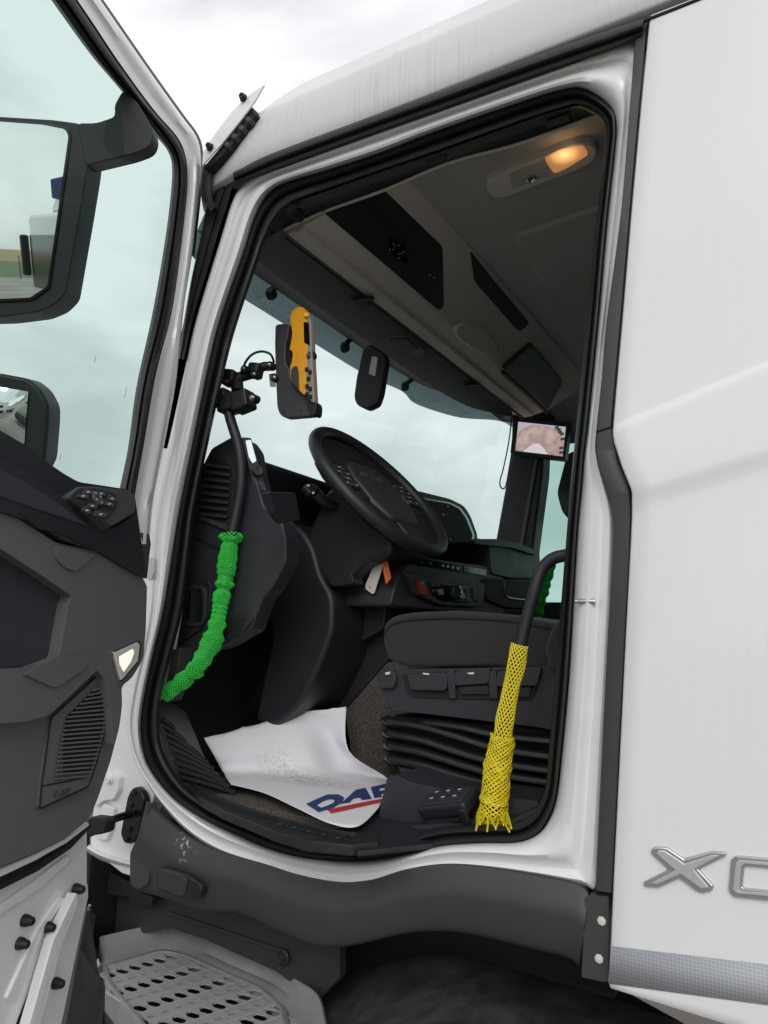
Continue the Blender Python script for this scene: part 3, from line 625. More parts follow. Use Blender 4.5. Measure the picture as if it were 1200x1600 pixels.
def lamp_extra(m, t, b, co):
    w = t.nodes.new('ShaderNodeTexWave'); w.inputs['Scale'].default_value = 160; t.links.new(co.outputs['Object'], w.inputs['Vector'])
    bu = t.nodes.new('ShaderNodeBump'); bu.inputs['Strength'].default_value = .6; bu.inputs['Distance'].default_value = .002; t.links.new(w.outputs['Fac'], bu.inputs['Height']); t.links.new(bu.outputs[0], b.inputs['Normal'])
    mp = t.nodes.new('ShaderNodeMapping'); cc = PZ(882, 246, 2.77); mp.inputs['Location'].default_value = (-cc.x, -cc.y, -cc.z); t.links.new(co.outputs['Object'], mp.inputs[0])
    ln = t.nodes.new('ShaderNodeVectorMath'); ln.operation = 'LENGTH'; t.links.new(mp.outputs[0], ln.inputs[0])
    r = t.nodes.new('ShaderNodeValToRGB'); e = r.color_ramp.elements; e[0].position = .0; e[0].color = (1, .72, .30, 1); e[1].position = .04; e[1].color = (.28, .115, .04, 1)
    k = e.new(.016); k.color = (.75, .38, .12, 1)
    t.links.new(ln.outputs['Value'], r.inputs[0]); t.links.new(r.outputs[0], b.inputs['Emission Color']); b.inputs['Emission Strength'].default_value = 1.0
lensm = mat('warm_lit_lens', (.6, .4, .25), .15, extra=lamp_extra)
prism('lamp_lens', [PZ(a, b, 2.776) for a, b in rnd([(850, 250), (875, 238), (912, 230), (920, 243), (890, 262), (866, 273)], 5)], (0, 0, .01), lensm, lp, bevel=.004, seg=3)
lc = PZ(831, 279, 2.777); lathe('spot_lamp', lc, (0, 0, -1), [(.0125, -.003), (.0125, .004), (.010, .005), (.008, .001), (.004, -.001), (0, .003)], chrome, lp, n=18)
pl = bpy.data.lights.new('reading_lamp_bulb', 'POINT'); pl.energy = .03; pl.color = (1, .6, .25); pl.shadow_soft_size = .015
po = bpy.data.objects.new('reading_lamp_bulb', pl); col.objects.link(po); po.location = PZ(882, 248, 2.755); setp(po, lp)

# overhead console
Y0, Y1 = .19, 2.05
sec_c = [(-1.19, 2.678), (-1.182, 2.672), (-1.075, 2.692), (-1.055, 2.700), (-.925, 2.772), (-.87, 2.806), (-.87, 2.88), (-1.25, 2.88), (-1.25, 2.70)]
con = prism('overhead_console', [Vector((x, Y0, z)) for x, z in sec_c], (0, Y1-Y0, 0), beige, truck, bevel=.008, seg=3)
prism('console_lip', [Vector((x, Y0, z)) for x, z in ((-1.165, 2.668), (-1.13, 2.671), (-1.13, 2.69), (-1.165, 2.69))], (0, Y1-Y0-.02, 0), beige, con, bevel=.006, seg=3)
tube('console_gap', [Vector((-1.196, y, 2.674)) for y in (Y0, .8, 1.4, Y1)], .006, void, con, n=6, sub=1)
f0, f1 = Vector((-1.055, 0, 2.700)), Vector((-.87, 0, 2.806)); fn = Vector((.106, 0, -.185)).normalized()
def face_poly(name, px, proud, depth, m, parent=con, bevel=.004, r=6, seg=2):
    pts = [PN(a, b, f0+fn*proud, fn) for a, b in rnd(px, r)]
    return prism(name, pts, -fn*depth, m, parent, bevel, seg)
bin1 = face_poly('storage_bin', [(498, 326), (596, 293), (692, 386), (694, 480), (686, 486)], .004, .02, dark2, bevel=.004)
yk = lambda t: None
for q in (((560, 312), (648, 392)), ((610, 347), (600, 396))):
    a, b = PN(*q[0], f0+fn*.0045, fn), PN(*q[1], f0+fn*.0045, fn); tube('bin_seam', [a, b], .0012, void, bin1, n=6, sub=1)
sw = face_poly('switch_block', [(606, 368), (634, 384), (638, 414), (612, 398)], .006, .004, blackgloss, bin1, .001, 2)
random.seed(3)
for i in range(9):
    c = PN(609+random.random()*22, 378+i*2.6+random.random()*5, f0+fn*.0068, fn); rbox('symbol', c, (.004, .004, .001), (Vector((0, 1, 0)), fn.cross(Vector((0, 1, 0))), fn), bright, sw, bevel=0)
for p in ((672, 430), (678, 434)): rbox('symbol', PN(*p, f0+fn*.0055, fn), (.006, .005, .001), (Vector((0, 1, 0)), fn.cross(Vector((0, 1, 0))), fn), bright, bin1, bevel=0)
face_poly('open_shelf', [(735, 392), (741, 440), (811, 519), (828, 506), (770, 436)], .004, .02, navy, bevel=.003)
bx3 = face_poly('speaker_box', [(831, 539), (880, 597), (856, 641), (787, 578)], .022, .04, dark2, bevel=.004, r=4)
face_poly('speaker_box_edge', [(789, 583), (856, 645), (856, 650), (785, 586)], .018, .03, dark, bx3, bevel=.003, r=1)
gp = face_poly('grip_pod', [(709, 516), (724, 506), (757, 511), (780, 540), (782, 556), (768, 560), (738, 546), (716, 530)], .014, .03, beige, bevel=.010, r=8, seg=4)
face_poly('grip_button', [(739, 522), (755, 523), (760, 530), (748, 534)], .0175, .004, tagwhite, gp, bevel=.001, r=2)
for p in ((517, 380), (613, 461), (775, 597), (820, 633)):
    c = PZ(p[0], p[1], 2.686); lathe('screw_cover', c, (0, 0, -1), [(.011, 0), (.010, .003), (0, .0035)], beige, con, n=14)
# blind housing over the windscreen
L2 = cat([Vector(v) for v in (PZ(384, 392, 2.642), PZ(430, 430, 2.642), PZ(505, 486, 2.642), PZ(572, 533, 2.642), PZ(638, 580, 2.642), PZ(690, 614, 2.64), PZ(738, 638, 2.634), PZ(801, 652, 2.625))], 4)
rows = []
for v in L2:
    r_ = Vector((-1.186, v.y, 2.676))
    rows.append([r_, r_.lerp(v, .03)+Vector((0, 0, -.004)), r_.lerp(v, .5)+Vector((0, 0, -.004)), r_.lerp(v, .97), v+Vector((0, 0, .002)), v+Vector((-.004, 0, .03)), v+Vector((-.2, 0, .12))])
bl = grid('blind_housing', rows, greyvis, truck, angle=50)
for p in ((565, 468), (735, 600)):
    c = PZ(p[0], p[1]+2, 2.664); k_ = rbox('blind_clip', c, (.05, .05, .018), (Vector((1, .2, -.1)), Vector((-.2, 1, 0)), Vector((0, 0, 1))), void, bl, bevel=.006)
    rbox('clip_tongue', c+Vector((.03, -.02, -.008)), (.05, .018, .01), (Vector((1, .3, 0)), Vector((-.3, 1, 0)), Vector((0, 0, 1))), rubber, bl, bevel=.003)
    tube('clip_wire', [c+Vector((-.03, -.03, 0)), c+Vector((.0, -.045, -.004)), c+Vector((.035, -.02, -.006))], .003, void, bl, n=6)
mic = prism('microphone_pod', [PZ(a, b, 2.655) for a, b in rnd([(580, 528), (632, 524), (666, 549), (660, 558), (618, 560), (590, 545)], 6)], (0, 0, .02), greyvis, bl, bevel=.005, seg=3)
prism('microphone_grille', [PZ(a, b, 2.651) for a, b in rnd([(606, 531), (634, 529), (656, 547), (632, 551), (615, 542)], 4)], (0, 0, .006), dark2, mic, bevel=.001)
for i in range(5):
    t = (i+.5)/5; a = Vector((609, 533)).lerp(Vector((632, 549)), t); b = Vector((634, 530)).lerp(Vector((654, 546)), t)
    tube('grille_bar', [PZ(a.x, a.y, 2.6505), PZ(b.x, b.y, 2.6505)], .0016, greyvis, mic, n=5, sub=1)
# windscreen and smoked sun visor outside it
def wsx(y, z): return -1.42-.08*math.sin(math.pi*min(max(y, 0), 2.4)/2.4)-.18*(2.6-z)
ys = [.05+i*2.6/16 for i in range(17)]; zs = [1.95+i*.95/8 for i in range(9)]
grid('windscreen', [[Vector((wsx(y, z), y, z)) for z in zs] for y in ys], wsglass, truck)
ev = cat([Vector((a, b, 0)) for a, b in ((300, 398), (330, 432), (382, 467), (430, 497), (488, 534), (559, 578), (597, 597), (630, 612), (647, 629), (680, 642), (722, 653), (776, 657), (799, 667), (830, 690))], 4)
rows = []
for v in ev:
    x = -1.55
    for _ in range(6):
        p = PX(v.x, v.y, x); x = -1.52-.09*math.sin(math.pi*min(max(p.y, 0), 2.4)/2.4)
    rows.append([p, Vector((p.x+.02, p.y, p.z*.5+2.86*.5)), Vector((p.x+.06, p.y, 2.86))])
sv = grid('sun_visor', rows, smoke, truck, solid=.004)
for p in ((421, 458, 437, 440), (536, 542, 553, 524), (630, 603, 650, 588), (-1, -1, -1, -1)):
    if p[0] < 0: continue
    a = PX(p[0], p[1], -1.56); b = PX(p[2], p[3], -1.52); k_ = tube('visor_bracket', [a+Vector((0, .0, 0)), b], .011, rubber, sv, n=8, sub=1)
    lathe('bracket_pad', a+Vector((.012, 0, -.005)), (1, 0, -.2), [(0, .01), (.016, .01), (.022, 0), (.022, -.01), (0, -.01)], rubber, sv, n=14)
# end wing of the visor: white painted blade with two bolts, and the bracket under it
wing = yprism('visor_wing', [(413, 132), (398, 142), (385, 151), (362, 174), (342, 200), (327, 222), (317, 238), (315, 259), (345, 226), (378, 185), (398, 158)], -.025, .005, white, truck, bevel=.0015)
for p in ((381, 154), (329, 231)): bolt('bolt', P(*p, -.026), (.2, -1, 0), .008, .014, rubber, wing, 6)
br = yprism('wing_bracket', [(392, 165), (400, 178), (392, 190), (362, 228), (340, 250), (322, 262), (316, 262), (345, 228), (378, 187)], -.015, .035, void, truck, bevel=.004)
for i in range(4): rbox('bracket_rib', P(358+i*11, 229-i*13, -.012), (.014, .02, .02), (Vector((1, 0, 1)), Vector((0, 1, 0)), Vector((-1, 0, 1))), clad, br, bevel=.004)
band('wing_bracket_arm', [(318, 258, 336, 250), (315, 285, 332, 282), (318, 310, 332, 306), (330, 330, 338, 322)], [(0, .03), (.1, 0), (.5, -.006), (.9, 0), (1, .03)], dark2, truck, ya=.0, yb=.01)
# lens camera pod hanging on the windscreen
cp = [(566, 545), (578, 536), (600, 552), (603, 560), (594, 615), (588, 632), (572, 640), (556, 632), (552, 620), (556, 590)]
pod = yprism('camera_pod', cp, .74, .035, dark2, truck, bevel=.008, r=5, seg=3)
yprism('pod_window', [(581, 556), (590, 558), (586, 588), (576, 584)], .736, .012, tagwhite, pod, bevel=.002, r=2)

# ------------------------------------------------------------------ dashboard
prof = [(-1.62, 2.0), (-1.5, 2.02), (-1.3, 2.03), (-1.21, 2.02), (-1.155, 1.99), (-1.14, 1.93), (-1.17, 1.86), (-1.18, 1.70), (-1.25, 1.55), (-1.45, 1.45), (-1.62, 1.45)]
dash = prism('dashboard', [Vector((x, .64, z)) for x, z in prof], (0, 1.42, 0), dark, truck, bevel=.012, seg=3)
prism('dash_hood', [Vector((x, .20, z)) for x, z in [(-1.62, 2.0), (-1.5, 2.045), (-1.32, 2.063), (-1.262, 2.06), (-1.255, 2.05), (-1.27, 2.03), (-1.34, 1.96), (-1.37, 1.78), (-1.62, 1.74)]], (0, .95, 0), dark2, dash, bevel=.006, seg=3)
# end pod facing the door
podp = [(312, 735), (330, 700), (362, 682), (380, 685), (392, 702), (399, 745), (412, 792), (440, 812), (447, 845), (446, 880), (425, 918), (410, 935), (392, 985), (345, 1012), (300, 1022), (270, 1015), (280, 900)]
ep = yprism('dash_end_pod', podp, .165, .055, dark, truck, bevel=.007, r=5, seg=3)
yprism('vent_opening', [(326, 715), (352, 717), (362, 728), (366, 745), (362, 800), (356, 812), (322, 800), (312, 796)], .1615, .01, void, ep, bevel=.003, r=5)
for i in range(8):
    t = i/7; y = 728+t*76; x0 = 325-t*12; x1 = 361-t*4
    a, b = P(x0, y-4, .163), P(x1, y+1, .163)
    prism('vent_slat', [a, b, b+Vector((0, 0, -.006)), a+Vector((0, 0, -.007))], (0, -.009, -.004), dark, ep, bevel=.0015)
yprism('vent_ledge', [(311, 806), (316, 806), (360, 824), (357, 831), (310, 811)], .158, .012, clad, ep, bevel=.002)
yprism('end_pod_seam', [(306, 838), (345, 858), (345, 862), (306, 843)], .1635, .003, void, ep, bevel=0)
yprism('end_pod_lower_panel', [(286, 905), (292, 893), (322, 902), (330, 915), (326, 960), (312, 985), (270, 1012), (270, 960)], .158, .02, dark2, ep, bevel=.004, r=6)
yprism('cubby_rim', [(292, 918), (297, 912), (316, 915), (322, 925), (320, 968), (314, 979), (290, 978), (285, 968)], .153, .01, dark, ep, bevel=.003, r=6)
yprism('cubby_opening', [(295, 920), (314, 919), (317, 928), (315, 968), (310, 973), (292, 972), (289, 966)], .1515, .003, blackgloss, ep, bevel=.001, r=5)
yprism('lower_grille', [(348, 968), (386, 955), (396, 968), (378, 990), (344, 1006)], .16, .02, dark2, ep, bevel=.004, r=3)
for i in range(4): yprism('grille_slot', [(354-i*2, 974+i*7), (384-i*3, 965+i*7), (384-i*3, 968+i*7), (354-i*2, 977+i*7)], .1585, .003, void, ep, bevel=0)
# driver-facing edge of the pod: pale screen glowing in place of reflected sky, headlamp knob, keys
nside = Vector((.8, -.6, 0)); c0 = P(398, 745, .165)
def pprism(name, px, m, parent=ep, th=.004, proud=0, bevel=.001, r=2):
    return prism(name, [PN(a, b, c0+nside*proud, nside) for a, b in rnd(px, r)], -nside*th, m, parent, bevel)
wscr = mat('pale_screen', (.5, .58, .58), .08, emit=(.75, .85, .85), estr=.45)  # weak glow imitates sky reflected in the screen
pprism('switch_face', [(378, 683), (392, 684), (408, 740), (428, 800), (432, 812), (412, 800), (396, 760)], dark2, th=.02, proud=.0)
pprism('small_screen', [(384, 688), (392, 687), (401, 720), (395, 724), (389, 714)], wscr, proud=.003)
kb = PN(402, 736, c0, nside); lathe('headlamp_knob', kb, nside, [(.016, 0), (.015, .012), (.012, .014), (.004, .013), (0, .013)], dark2, ep, n=20)
for q in ([(402, 752), (412, 754), (417, 768), (406, 764)], [(407, 767), (418, 771), (423, 786), (412, 780)], [(413, 783), (424, 788), (430, 802), (419, 796)]): pprism('key', q, greykey, proud=.003, r=1)
pprism('silver_button', [(420, 812), (432, 808), (438, 816), (428, 822)], chrome, proud=.004, r=3)
# dark panel set in the valley beyond
pp = prism('aux_switch_panel', [PX(a, b, -1.05) for a, b in rnd([(419, 768), (462, 770), (470, 812), (442, 818), (428, 800)], 3)], (-.02, 0, 0), dark2, dash, bevel=.002)
for i in range(8): rbox('symbol', PX(428+(i % 3)*13, 778+(i//3)*11, -1.0485), (.001, .006, .003), WAX, greykey, pp, bevel=0)
# knee bolster and column
kn = yprism('knee_bolster', [(420, 818), (446, 812), (472, 826), (490, 856), (500, 900), (520, 930), (520, 985), (500, 1040), (470, 1100), (430, 1138), (396, 1130), (410, 1060), (424, 1000), (412, 930)], .40, .30, dark2, truck, bevel=.055, r=16, seg=6)
yprism('knee_panel', [(500, 900), (545, 908), (580, 925), (604, 945), (600, 982), (560, 1004), (530, 1012), (490, 1010)], .56, .2, dark2, truck, bevel=.02, r=8, seg=4)
ks = yprism('knee_side', [(400, 935), (440, 880), (445, 1000), (410, 1090), (390, 1130), (340, 1120), (290, 1090), (280, 1030), (350, 1010), (385, 990)], .55, .3, void, truck, bevel=.04, seg=4)
wbox('under_dash_panel', -1.55, -1.12, .75, 1.5, 1.28, 1.58, dark, bevel=.02)
cshr = yprism('column_shroud', [(494, 800), (505, 772), (522, 758), (545, 782), (575, 815), (614, 842), (612, 866), (566, 882), (548, 905), (512, 915), (486, 880), (478, 835)], .41, .2, dark2, truck, bevel=.03, r=8, seg=5)
yprism('column_pocket', [(512, 897), (548, 893), (552, 905), (552, 912), (520, 917), (513, 910)], .405, .05, dark2, cshr, bevel=.006, r=3)
# stalk
tube('stalk', [P(540, 792, .44), P(520, 790, .40), P(505, 782, .37), P(494, 772, .35)], lambda t: .011+.006*t, dark2, cshr, n=12)
stk = rbox('stalk_head', P(486, 766, .34), (.035, .045, .022), ((P(497, 780, .34)-P(474, 752, .34)), Vector((.2, 1, .3)), Vector((.7, -.3, .5))), dark2, cshr, bevel=.006)
yprism('stalk_symbol', [(479, 757.5), (482, 756.5), (484, 759), (481, 760.5)], .312, .002, bright, cshr, bevel=0)
yprism('stalk_symbol', [(487, 769), (490, 768), (491.5, 771), (488.5, 772.5)], .312, .002, bright, cshr, bevel=0)
tube('paddle', [P(560, 850, .55), P(590, 846, .5), P(612, 848, .45)], .007, chrome, cshr, n=8, flat=.5)
lathe('ignition_lock', P(597, 858, .5), (.5, -.3, -.6), [(.02, 0), (.02, .015), (.014, .018), (0, .018)], blackgloss, cshr, n=18)
# steering wheel
wc = P(594, 766, .5); tl, tq = math.radians(49), math.radians(-1.5); wn = Vector((math.sin(tl)*math.cos(tq), math.sin(tq), math.cos(tl)*math.cos(tq))); wu = (Vector((0, 1, 0))-wn*wn.y).normalized(); wv = wn.cross(wu)
def W(a, b, h=0): return wc+wu*a+wv*b+wn*h     # a across, b along the slope (positive = up/front)
sg = -1 if W(0, 1).z < wc.z else 1
def W2(a, b, h=0): return W(a, b*sg, h)
R = .235
wheel = tube('steering_wheel', [W2(R*math.cos(t*math.pi/20), R*math.sin(t*math.pi/20)) for t in range(40)], .0182, dark2, truck, n=16, sub=2, closed=True)
hub_pts = [(-.10, .09), (-.118, .03), (-.11, -.06), (-.07, -.125), (.07, -.125), (.11, -.06), (.118, .03), (.10, .09), (.06, .115), (-.06, .115)]
prism('hub_pad', [W2(a, b-.01, .008) for a, b in hub_pts], -wn*.06, dark, wheel, bevel=.016, seg=4)
prism('wheel_gap_fill', [W2(.222*math.cos(t*math.pi/12), .222*math.sin(t*math.pi/12), -.004) for t in range(24)], -wn*.02, void, wheel, bevel=.01)  # black disc added to fill the wheel, standing for the dark cab behind
for s in (-1, 1):
    pts = [(s*.085, .075), (s*.16, .09), (s*.215, .085), (s*.232, .02), (s*.222, -.06), (s*.15, -.07), (s*.085, -.06)]
    prism('spoke', [W2(a, b, .000) for a, b in pts], -wn*.03, dark2, wheel, bevel=.008, seg=3)
    pd = prism('button_pad', [W2(a, b, .003) for a, b in rnd([(s*.122, .06), (s*.196, .07), (s*.208, .01), (s*.192, -.045), (s*.128, -.035)], .008)], -wn*.01, blackgloss, wheel, bevel=.003)
    for i in range(3):
        for j in range(4):
            prism('wheel_button', [W2(s*(.133+i*.022+a), -.028+j*.022+b, .0045) for a, b in ((0, 0), (.018, .001), (.018, .018), (0, .017))], -wn*.003, greykey, wheel, bevel=.001)
            if (i+j) % 2 == 0: prism('button_symbol', [W2(s*(.138+i*.022+a), -.022+j*.022+b, .0053) for a, b in ((0, 0), (.008, .0), (.008, .004), (0, .004))], -wn*.0005, bright, wheel, bevel=0)
prism('lower_spoke', [W2(a, b, .0) for a, b in ((-.05, -.085), (-.04, -.225), (.04, -.225), (.05, -.085))], -wn*.02, dark2, wheel, bevel=.006)
# maker letters in the pad, thin silver
DAFL = {'D': [[(0, 0), (0, 1), (.75, 1), (1, .8), (1, .2), (.75, 0)], [(.25, .2), (.25, .78), (.65, .78), (.75, .68), (.75, .32), (.65, .2)]],
        'A': [[(0, 0), (.38, 1), (.68, 1), (1, 0), (.74, 0), (.66, .22), (.38, .22), (.3, 0)], None], 'F': [[(0, 0), (0, 1), (.95, 1), (.95, .78), (.26, .78), (.26, .6), (.8, .6), (.8, .4), (.26, .4), (.26, 0)], None]}
for k, ch in enumerate('DAF'):
    o, i_ = DAFL[ch]; x0 = -.062+k*.044
    prism('letter', [W2((x0+p[0]*.034), .035+p[1]*.018, .0086) for p in o], -wn*.0006, alu, wheel, bevel=0)
# instrument cluster
ci = 1.10
cl = prism('instrument_cluster', [PX(a, b, -ci) for a, b in rnd([(640, 772), (652, 766), (704, 779), (726, 790), (736, 806), (747, 836), (746, 844), (732, 864), (720, 867), (690, 861), (640, 850)], 5)], (-.09, 0, 0), dark2, dash, bevel=.006, seg=3)
prism('cluster_bezel', [PX(a, b, -ci+.003) for a, b in rnd([(655, 776), (704, 785), (720, 793), (731, 808), (742, 836), (741, 842), (730, 859), (720, 861), (690, 856), (650, 845)], 4)], (-.006, 0, 0), emblem_edge, cl, bevel=.0015)
prism('cluster_screen', [PX(a, b, -ci+.0045) for a, b in rnd([(657, 779), (703, 787), (718, 795), (728, 809), (739, 836), (738, 841), (728, 856), (719, 858), (690, 853), (652, 842)], 4)], (-.004, 0, 0), void, cl, bevel=.001)
for p in ((693, 804, .01), (700, 791, .008), (704, 843, .005)): rbox('lit_symbol', PX(p[0], p[1], -ci+.0055), (.001, p[2], .006), WAX, tagwhite, cl, bevel=0)
# centre stack: switch row, climate panel, red hazard key
xc = -.995
cs = prism('centre_stack', [PX(a, b, xc) for a, b in rnd([(618, 915), (640, 868), (760, 884), (790, 905), (788, 960), (760, 962), (610, 947)], 6)], (-.2, 0, 0), dark, dash, bevel=.008, seg=3)
for q in ([(649, 871), (684, 876), (685, 888), (650, 883)], [(687, 877), (722, 883), (722, 894), (687, 888)], [(725, 884), (760, 890), (760, 900), (725, 894)]):
    sw = prism('switch_row', [PX(a, b, xc+.003) for a, b in q], (-.004, 0, 0), blackgloss, cs, bevel=.001)
    n_ = 4 if q[0][0] == 687 else 2
    for i in range(n_):
        t = (i+.7)/(n_+.5); prism('symbol', [PX(q[0][0]*(1-t)+q[1][0]*t+a, q[0][1]*(1-t)+q[1][1]*t+b, xc+.0042) for a, b in ((-1.6, 4), (1.6, 4), (1.6, 7.5), (-1.6, 7.5))], (-.0005, 0, 0), bright, cs, bevel=0)
cp_ = prism('climate_panel', [PX(a, b, xc+.012) for a, b in rnd([(636, 896), (662, 894), (758, 912), (756, 944), (745, 949), (690, 946), (652, 930)], 5)], (-.02, 0, 0), clad, cs, bevel=.004, seg=3)
prism('hazard_key', [PX(a, b, xc+.016) for a, b in rnd([(652, 906), (663, 905), (669, 930), (657, 929)], 2)], (-.006, 0, 0), red, cs, bevel=.0015)
prism('hazard_triangle', [PX(a, b, xc+.0166) for a, b in ((658, 910), (661.5, 909.5), (661, 913.5))], (-.0005, 0, 0), bright, cs, bevel=0)
prism('control_face', [PX(a, b, xc+.014) for a, b in rnd([(671, 910), (732, 917), (736, 942), (690, 940), (676, 930)], 4)], (-.005, 0, 0), blackgloss, cs, bevel=.0015)
kc = PX(709, 926, xc+.014); lathe('control_knob', kc, (1, -.25, .1), [(.024, 0), (.023, .014), (.018, .017), (.017, .014), (0, .014)], dark2, cs, n=24)
lathe('knob_ring', kc+Vector((.0155, -.004, .0015)), (1, -.25, .1), [(.0185, 0), (.0195, .002), (.0175, .003), (.0165, .001)], chrome, cs, n=24)
for q in ([(683, 921), (692, 920), (694, 929), (686, 930)], [(718, 927), (726, 928), (727, 935), (720, 935)]): prism('silver_key', [PX(a, b, xc+.0175) for a, b in rnd(q, 2)], (-.004, 0, 0), alu, cs, bevel=.001)
for q in ((676, 914), (684, 914), (722, 921), (730, 923), (731, 930), (731, 938), (678, 923)): rbox('key', PX(q[0], q[1], xc+.0155), (.004, .022, .011), WAX, greykey, cs, bevel=.001)
prism('blank_key', [PX(a, b, xc+.016) for a, b in rnd([(739, 918), (750, 920), (751, 941), (741, 939)], 2)], (-.004, 0, 0), dark, cs, bevel=.0015)
# passenger end of the dashboard
pe = prism('dash_passenger_bin', [PX(a, b, -.99) for a, b in rnd([(762, 845), (800, 848), (842, 868), (838, 905), (800, 905), (768, 898)], 5)], (-.22, 0, 0), dark, dash, bevel=.01, seg=3)
prism('passenger_shelf', [PX(a, b, -.985) for a, b in rnd([(760, 903), (832, 908), (826, 952), (790, 950), (762, 938)], 5)], (-.2, 0, 0), void, dash, bevel=.004)
tube('shelf_edge', [PX(a, b, -.984) for a, b in ((788, 908), (789, 925), (795, 934), (826, 938))], .003, alu, dash, n=6)
prism('dash_top_pad', [PX(a, b, -.975) for a, b in rnd([(740, 842), (775, 842), (815, 850), (842, 862), (838, 868), (800, 856), (742, 850)], 3)], (-.24, 0, 0), dark2, dash, bevel=.005)
# tunnel carpet, seat foot box and sill pieces
prism('engine_tunnel', [P(a, b, .62) for a, b in ((538, 1107), (596, 1036), (640, 1030), (710, 1040), (710, 1265), (612, 1219), (578, 1207), (556, 1196), (546, 1172))], (0, .5, 0), carpet, truck, bevel=.006, seg=3)
yprism('tunnel_trim', [(470, 975), (560, 968), (640, 985), (640, 1000), (603, 1036), (542, 1106), (500, 1125), (440, 1135), (430, 1100)], .612, .3, dark2, truck, bevel=.010, seg=3)
yprism('kick_panel', [(268, 1015), (282, 1012), (276, 1060), (262, 1095), (256, 1098)], .12, .05, clad, truck, bevel=.004)
sb = prism('sill_tread', [PZ(a, b, FLZ+.014) for a, b in ((300, 1215), (345, 1245), (420, 1272), (520, 1296), (592, 1302), (592, 1315), (550, 1320), (478, 1313), (428, 1298), (382, 1279), (348, 1265), (308, 1243), (282, 1217), (264, 1186))], (0, 0, -.02), sillm, truck, bevel=.003)
for i in range(9):
    a = P(253+i*3.6, 1122+i*11.5, .125); b = P(300+i*8.5, 1164+i*9.4, .20-.004*i); tube('mat_rib', [a, a.lerp(b, .5)+Vector((0, 0, .002)), b], .005, sillm, sb, n=6, sub=2)
for i in range(11):
    for j in range(2):
        c = PZ(428+i*11.5-j*3, 1277+i*2.7+j*8, FLZ+.016); rbox('mat_stud', c, (.012, .004, .003), (Vector((1, .6 if i % 2 else -.6, 0)), Vector((-.6 if i % 2 else .6, 1, 0)), Vector((0, 0, 1))), sillm, sb, bevel=.001)
tube('mat_edge', [PZ(a, b, FLZ+.016) for a, b in ((262, 1160), (275, 1195), (305, 1228), (350, 1252), (430, 1278), (520, 1300), (556, 1304))], .004, sillm, sb, n=6)
band('front_mat', [(246, 1085, 290, 1112), (248, 1125, 306, 1150), (254, 1165, 322, 1188), (270, 1205, 345, 1218), (300, 1238, 385, 1245)], [(0, 0), (.5, .0), (1, 0)], sillm, sb, ya=.128, yb=.19)
prism('sill_mat', [PZ(a, b, FLZ+.006) for a, b in ((540, 1282), (600, 1212), (720, 1235), (800, 1262), (800, 1305), (560, 1330), (520, 1300))], (0, 0, -.01), dark2, truck, bevel=.002)
fb = prism('seat_foot_box', [P(a, b, .17) for a, b in rnd([(606, 1212), (625, 1214), (640, 1222), (700, 1236), (840, 1252), (842, 1285), (700, 1300), (588, 1296), (596, 1250)], 5)], (0, .30, 0), dark, truck, bevel=.008, seg=3)
yprism('sill_inner_trim', [(545, 1300), (600, 1296), (700, 1282), (800, 1278), (838, 1260), (845, 1290), (700, 1320), (545, 1335)], .13, .10, dark2, truck, bevel=.01, seg=3)
# grab handles
HA = [P(352, 622, .12), P(360, 655, .125), P(373, 700, .135), P(377, 750, .14), P(370, 798, .14), P(361, 840, .135), P(352, 900, .13), P(343, 955, .125), P(330, 1005, .12), P(303, 1048, .115), P(258, 1086, .11)]
tube('front_grab_handle', HA, .0135, dark2, truck, n=14, sub=5)
HB = [P(905, 866, .16), P(882, 868, .16), P(862, 874, .158), P(846, 891, .155), P(836, 920, .15), P(826, 955, .148), P(813, 1008, .145), P(792, 1110, .14), P(776, 1210, .135), P(770, 1285, .13)]
tube('rear_grab_handle', HB, .0125, dark2, truck, n=14, sub=5)
# passenger mirror beyond the far window
yprism('far_mirror', [(885, 712), (893, 705), (910, 705), (910, 830), (892, 815), (878, 800), (870, 770)], 2.55, .12, strip, truck, bevel=.03, r=8, seg=4)
# ================================================================== open driver door (a part of the truck)
shell_px = [(-160, 1330), (0, 1340), (60, 1310), (128, 1272), (137, 1290), (137, 1383), (121, 1396), (83, 1471), (46, 1600), (0, 1750), (-160, 1750)]
door = dprism('driver_door', shell_px, -.02, .05, white, truck, bevel=.004)
door['label'] = 'open driver door with grey card, dark armrest and speaker'
# white window frame and its black run channel
fr = [(-120, -400, -190, -420), (60, -140, 15, -140), (157, 0, 117, 0), (233, 110, 177, 90), (283, 180, 233, 167), (305, 210, 273, 213), (313, 235, 287, 243), (313, 275, 291, 275), (309, 320, 289, 315), (300, 400, 279, 400), (287, 483, 266, 490), (276, 590, 240, 585), (262, 668, 222, 690), (240, 783, 205, 790), (234, 850, 200, 850)]
band('window_frame', fr, [(0, -.05), (.02, -.012), (.1, 0), (.3, .002), (.5, -.004), (.7, -.004), (.9, -.001), (1, -.02)], jamb, door, fn=PD, ya=.0, yb=-.004)
edge = [(s[0]+4, s[1]-1, s[0]-3, s[1]+1) for s in fr[:10]]
band('outer_skin_edge', edge, [(0, 0), (.5, .001), (1, 0)], strip, door, fn=PD, ya=-.052, yb=-.05)
ch = [(-188, -420, -240, -430), (18, -140, -20, -140), (119, 0, 80, 0), (179, 90, 140, 83), (235, 167, 192, 145), (275, 213, 240, 208), (289, 243, 262, 236), (293, 275, 269, 266), (291, 315, 264, 330), (281, 400, 252, 412), (268, 490, 236, 500), (242, 585, 213, 605), (224, 690, 200, 700), (211, 762, 186, 768), (208, 790, 182, 800)]
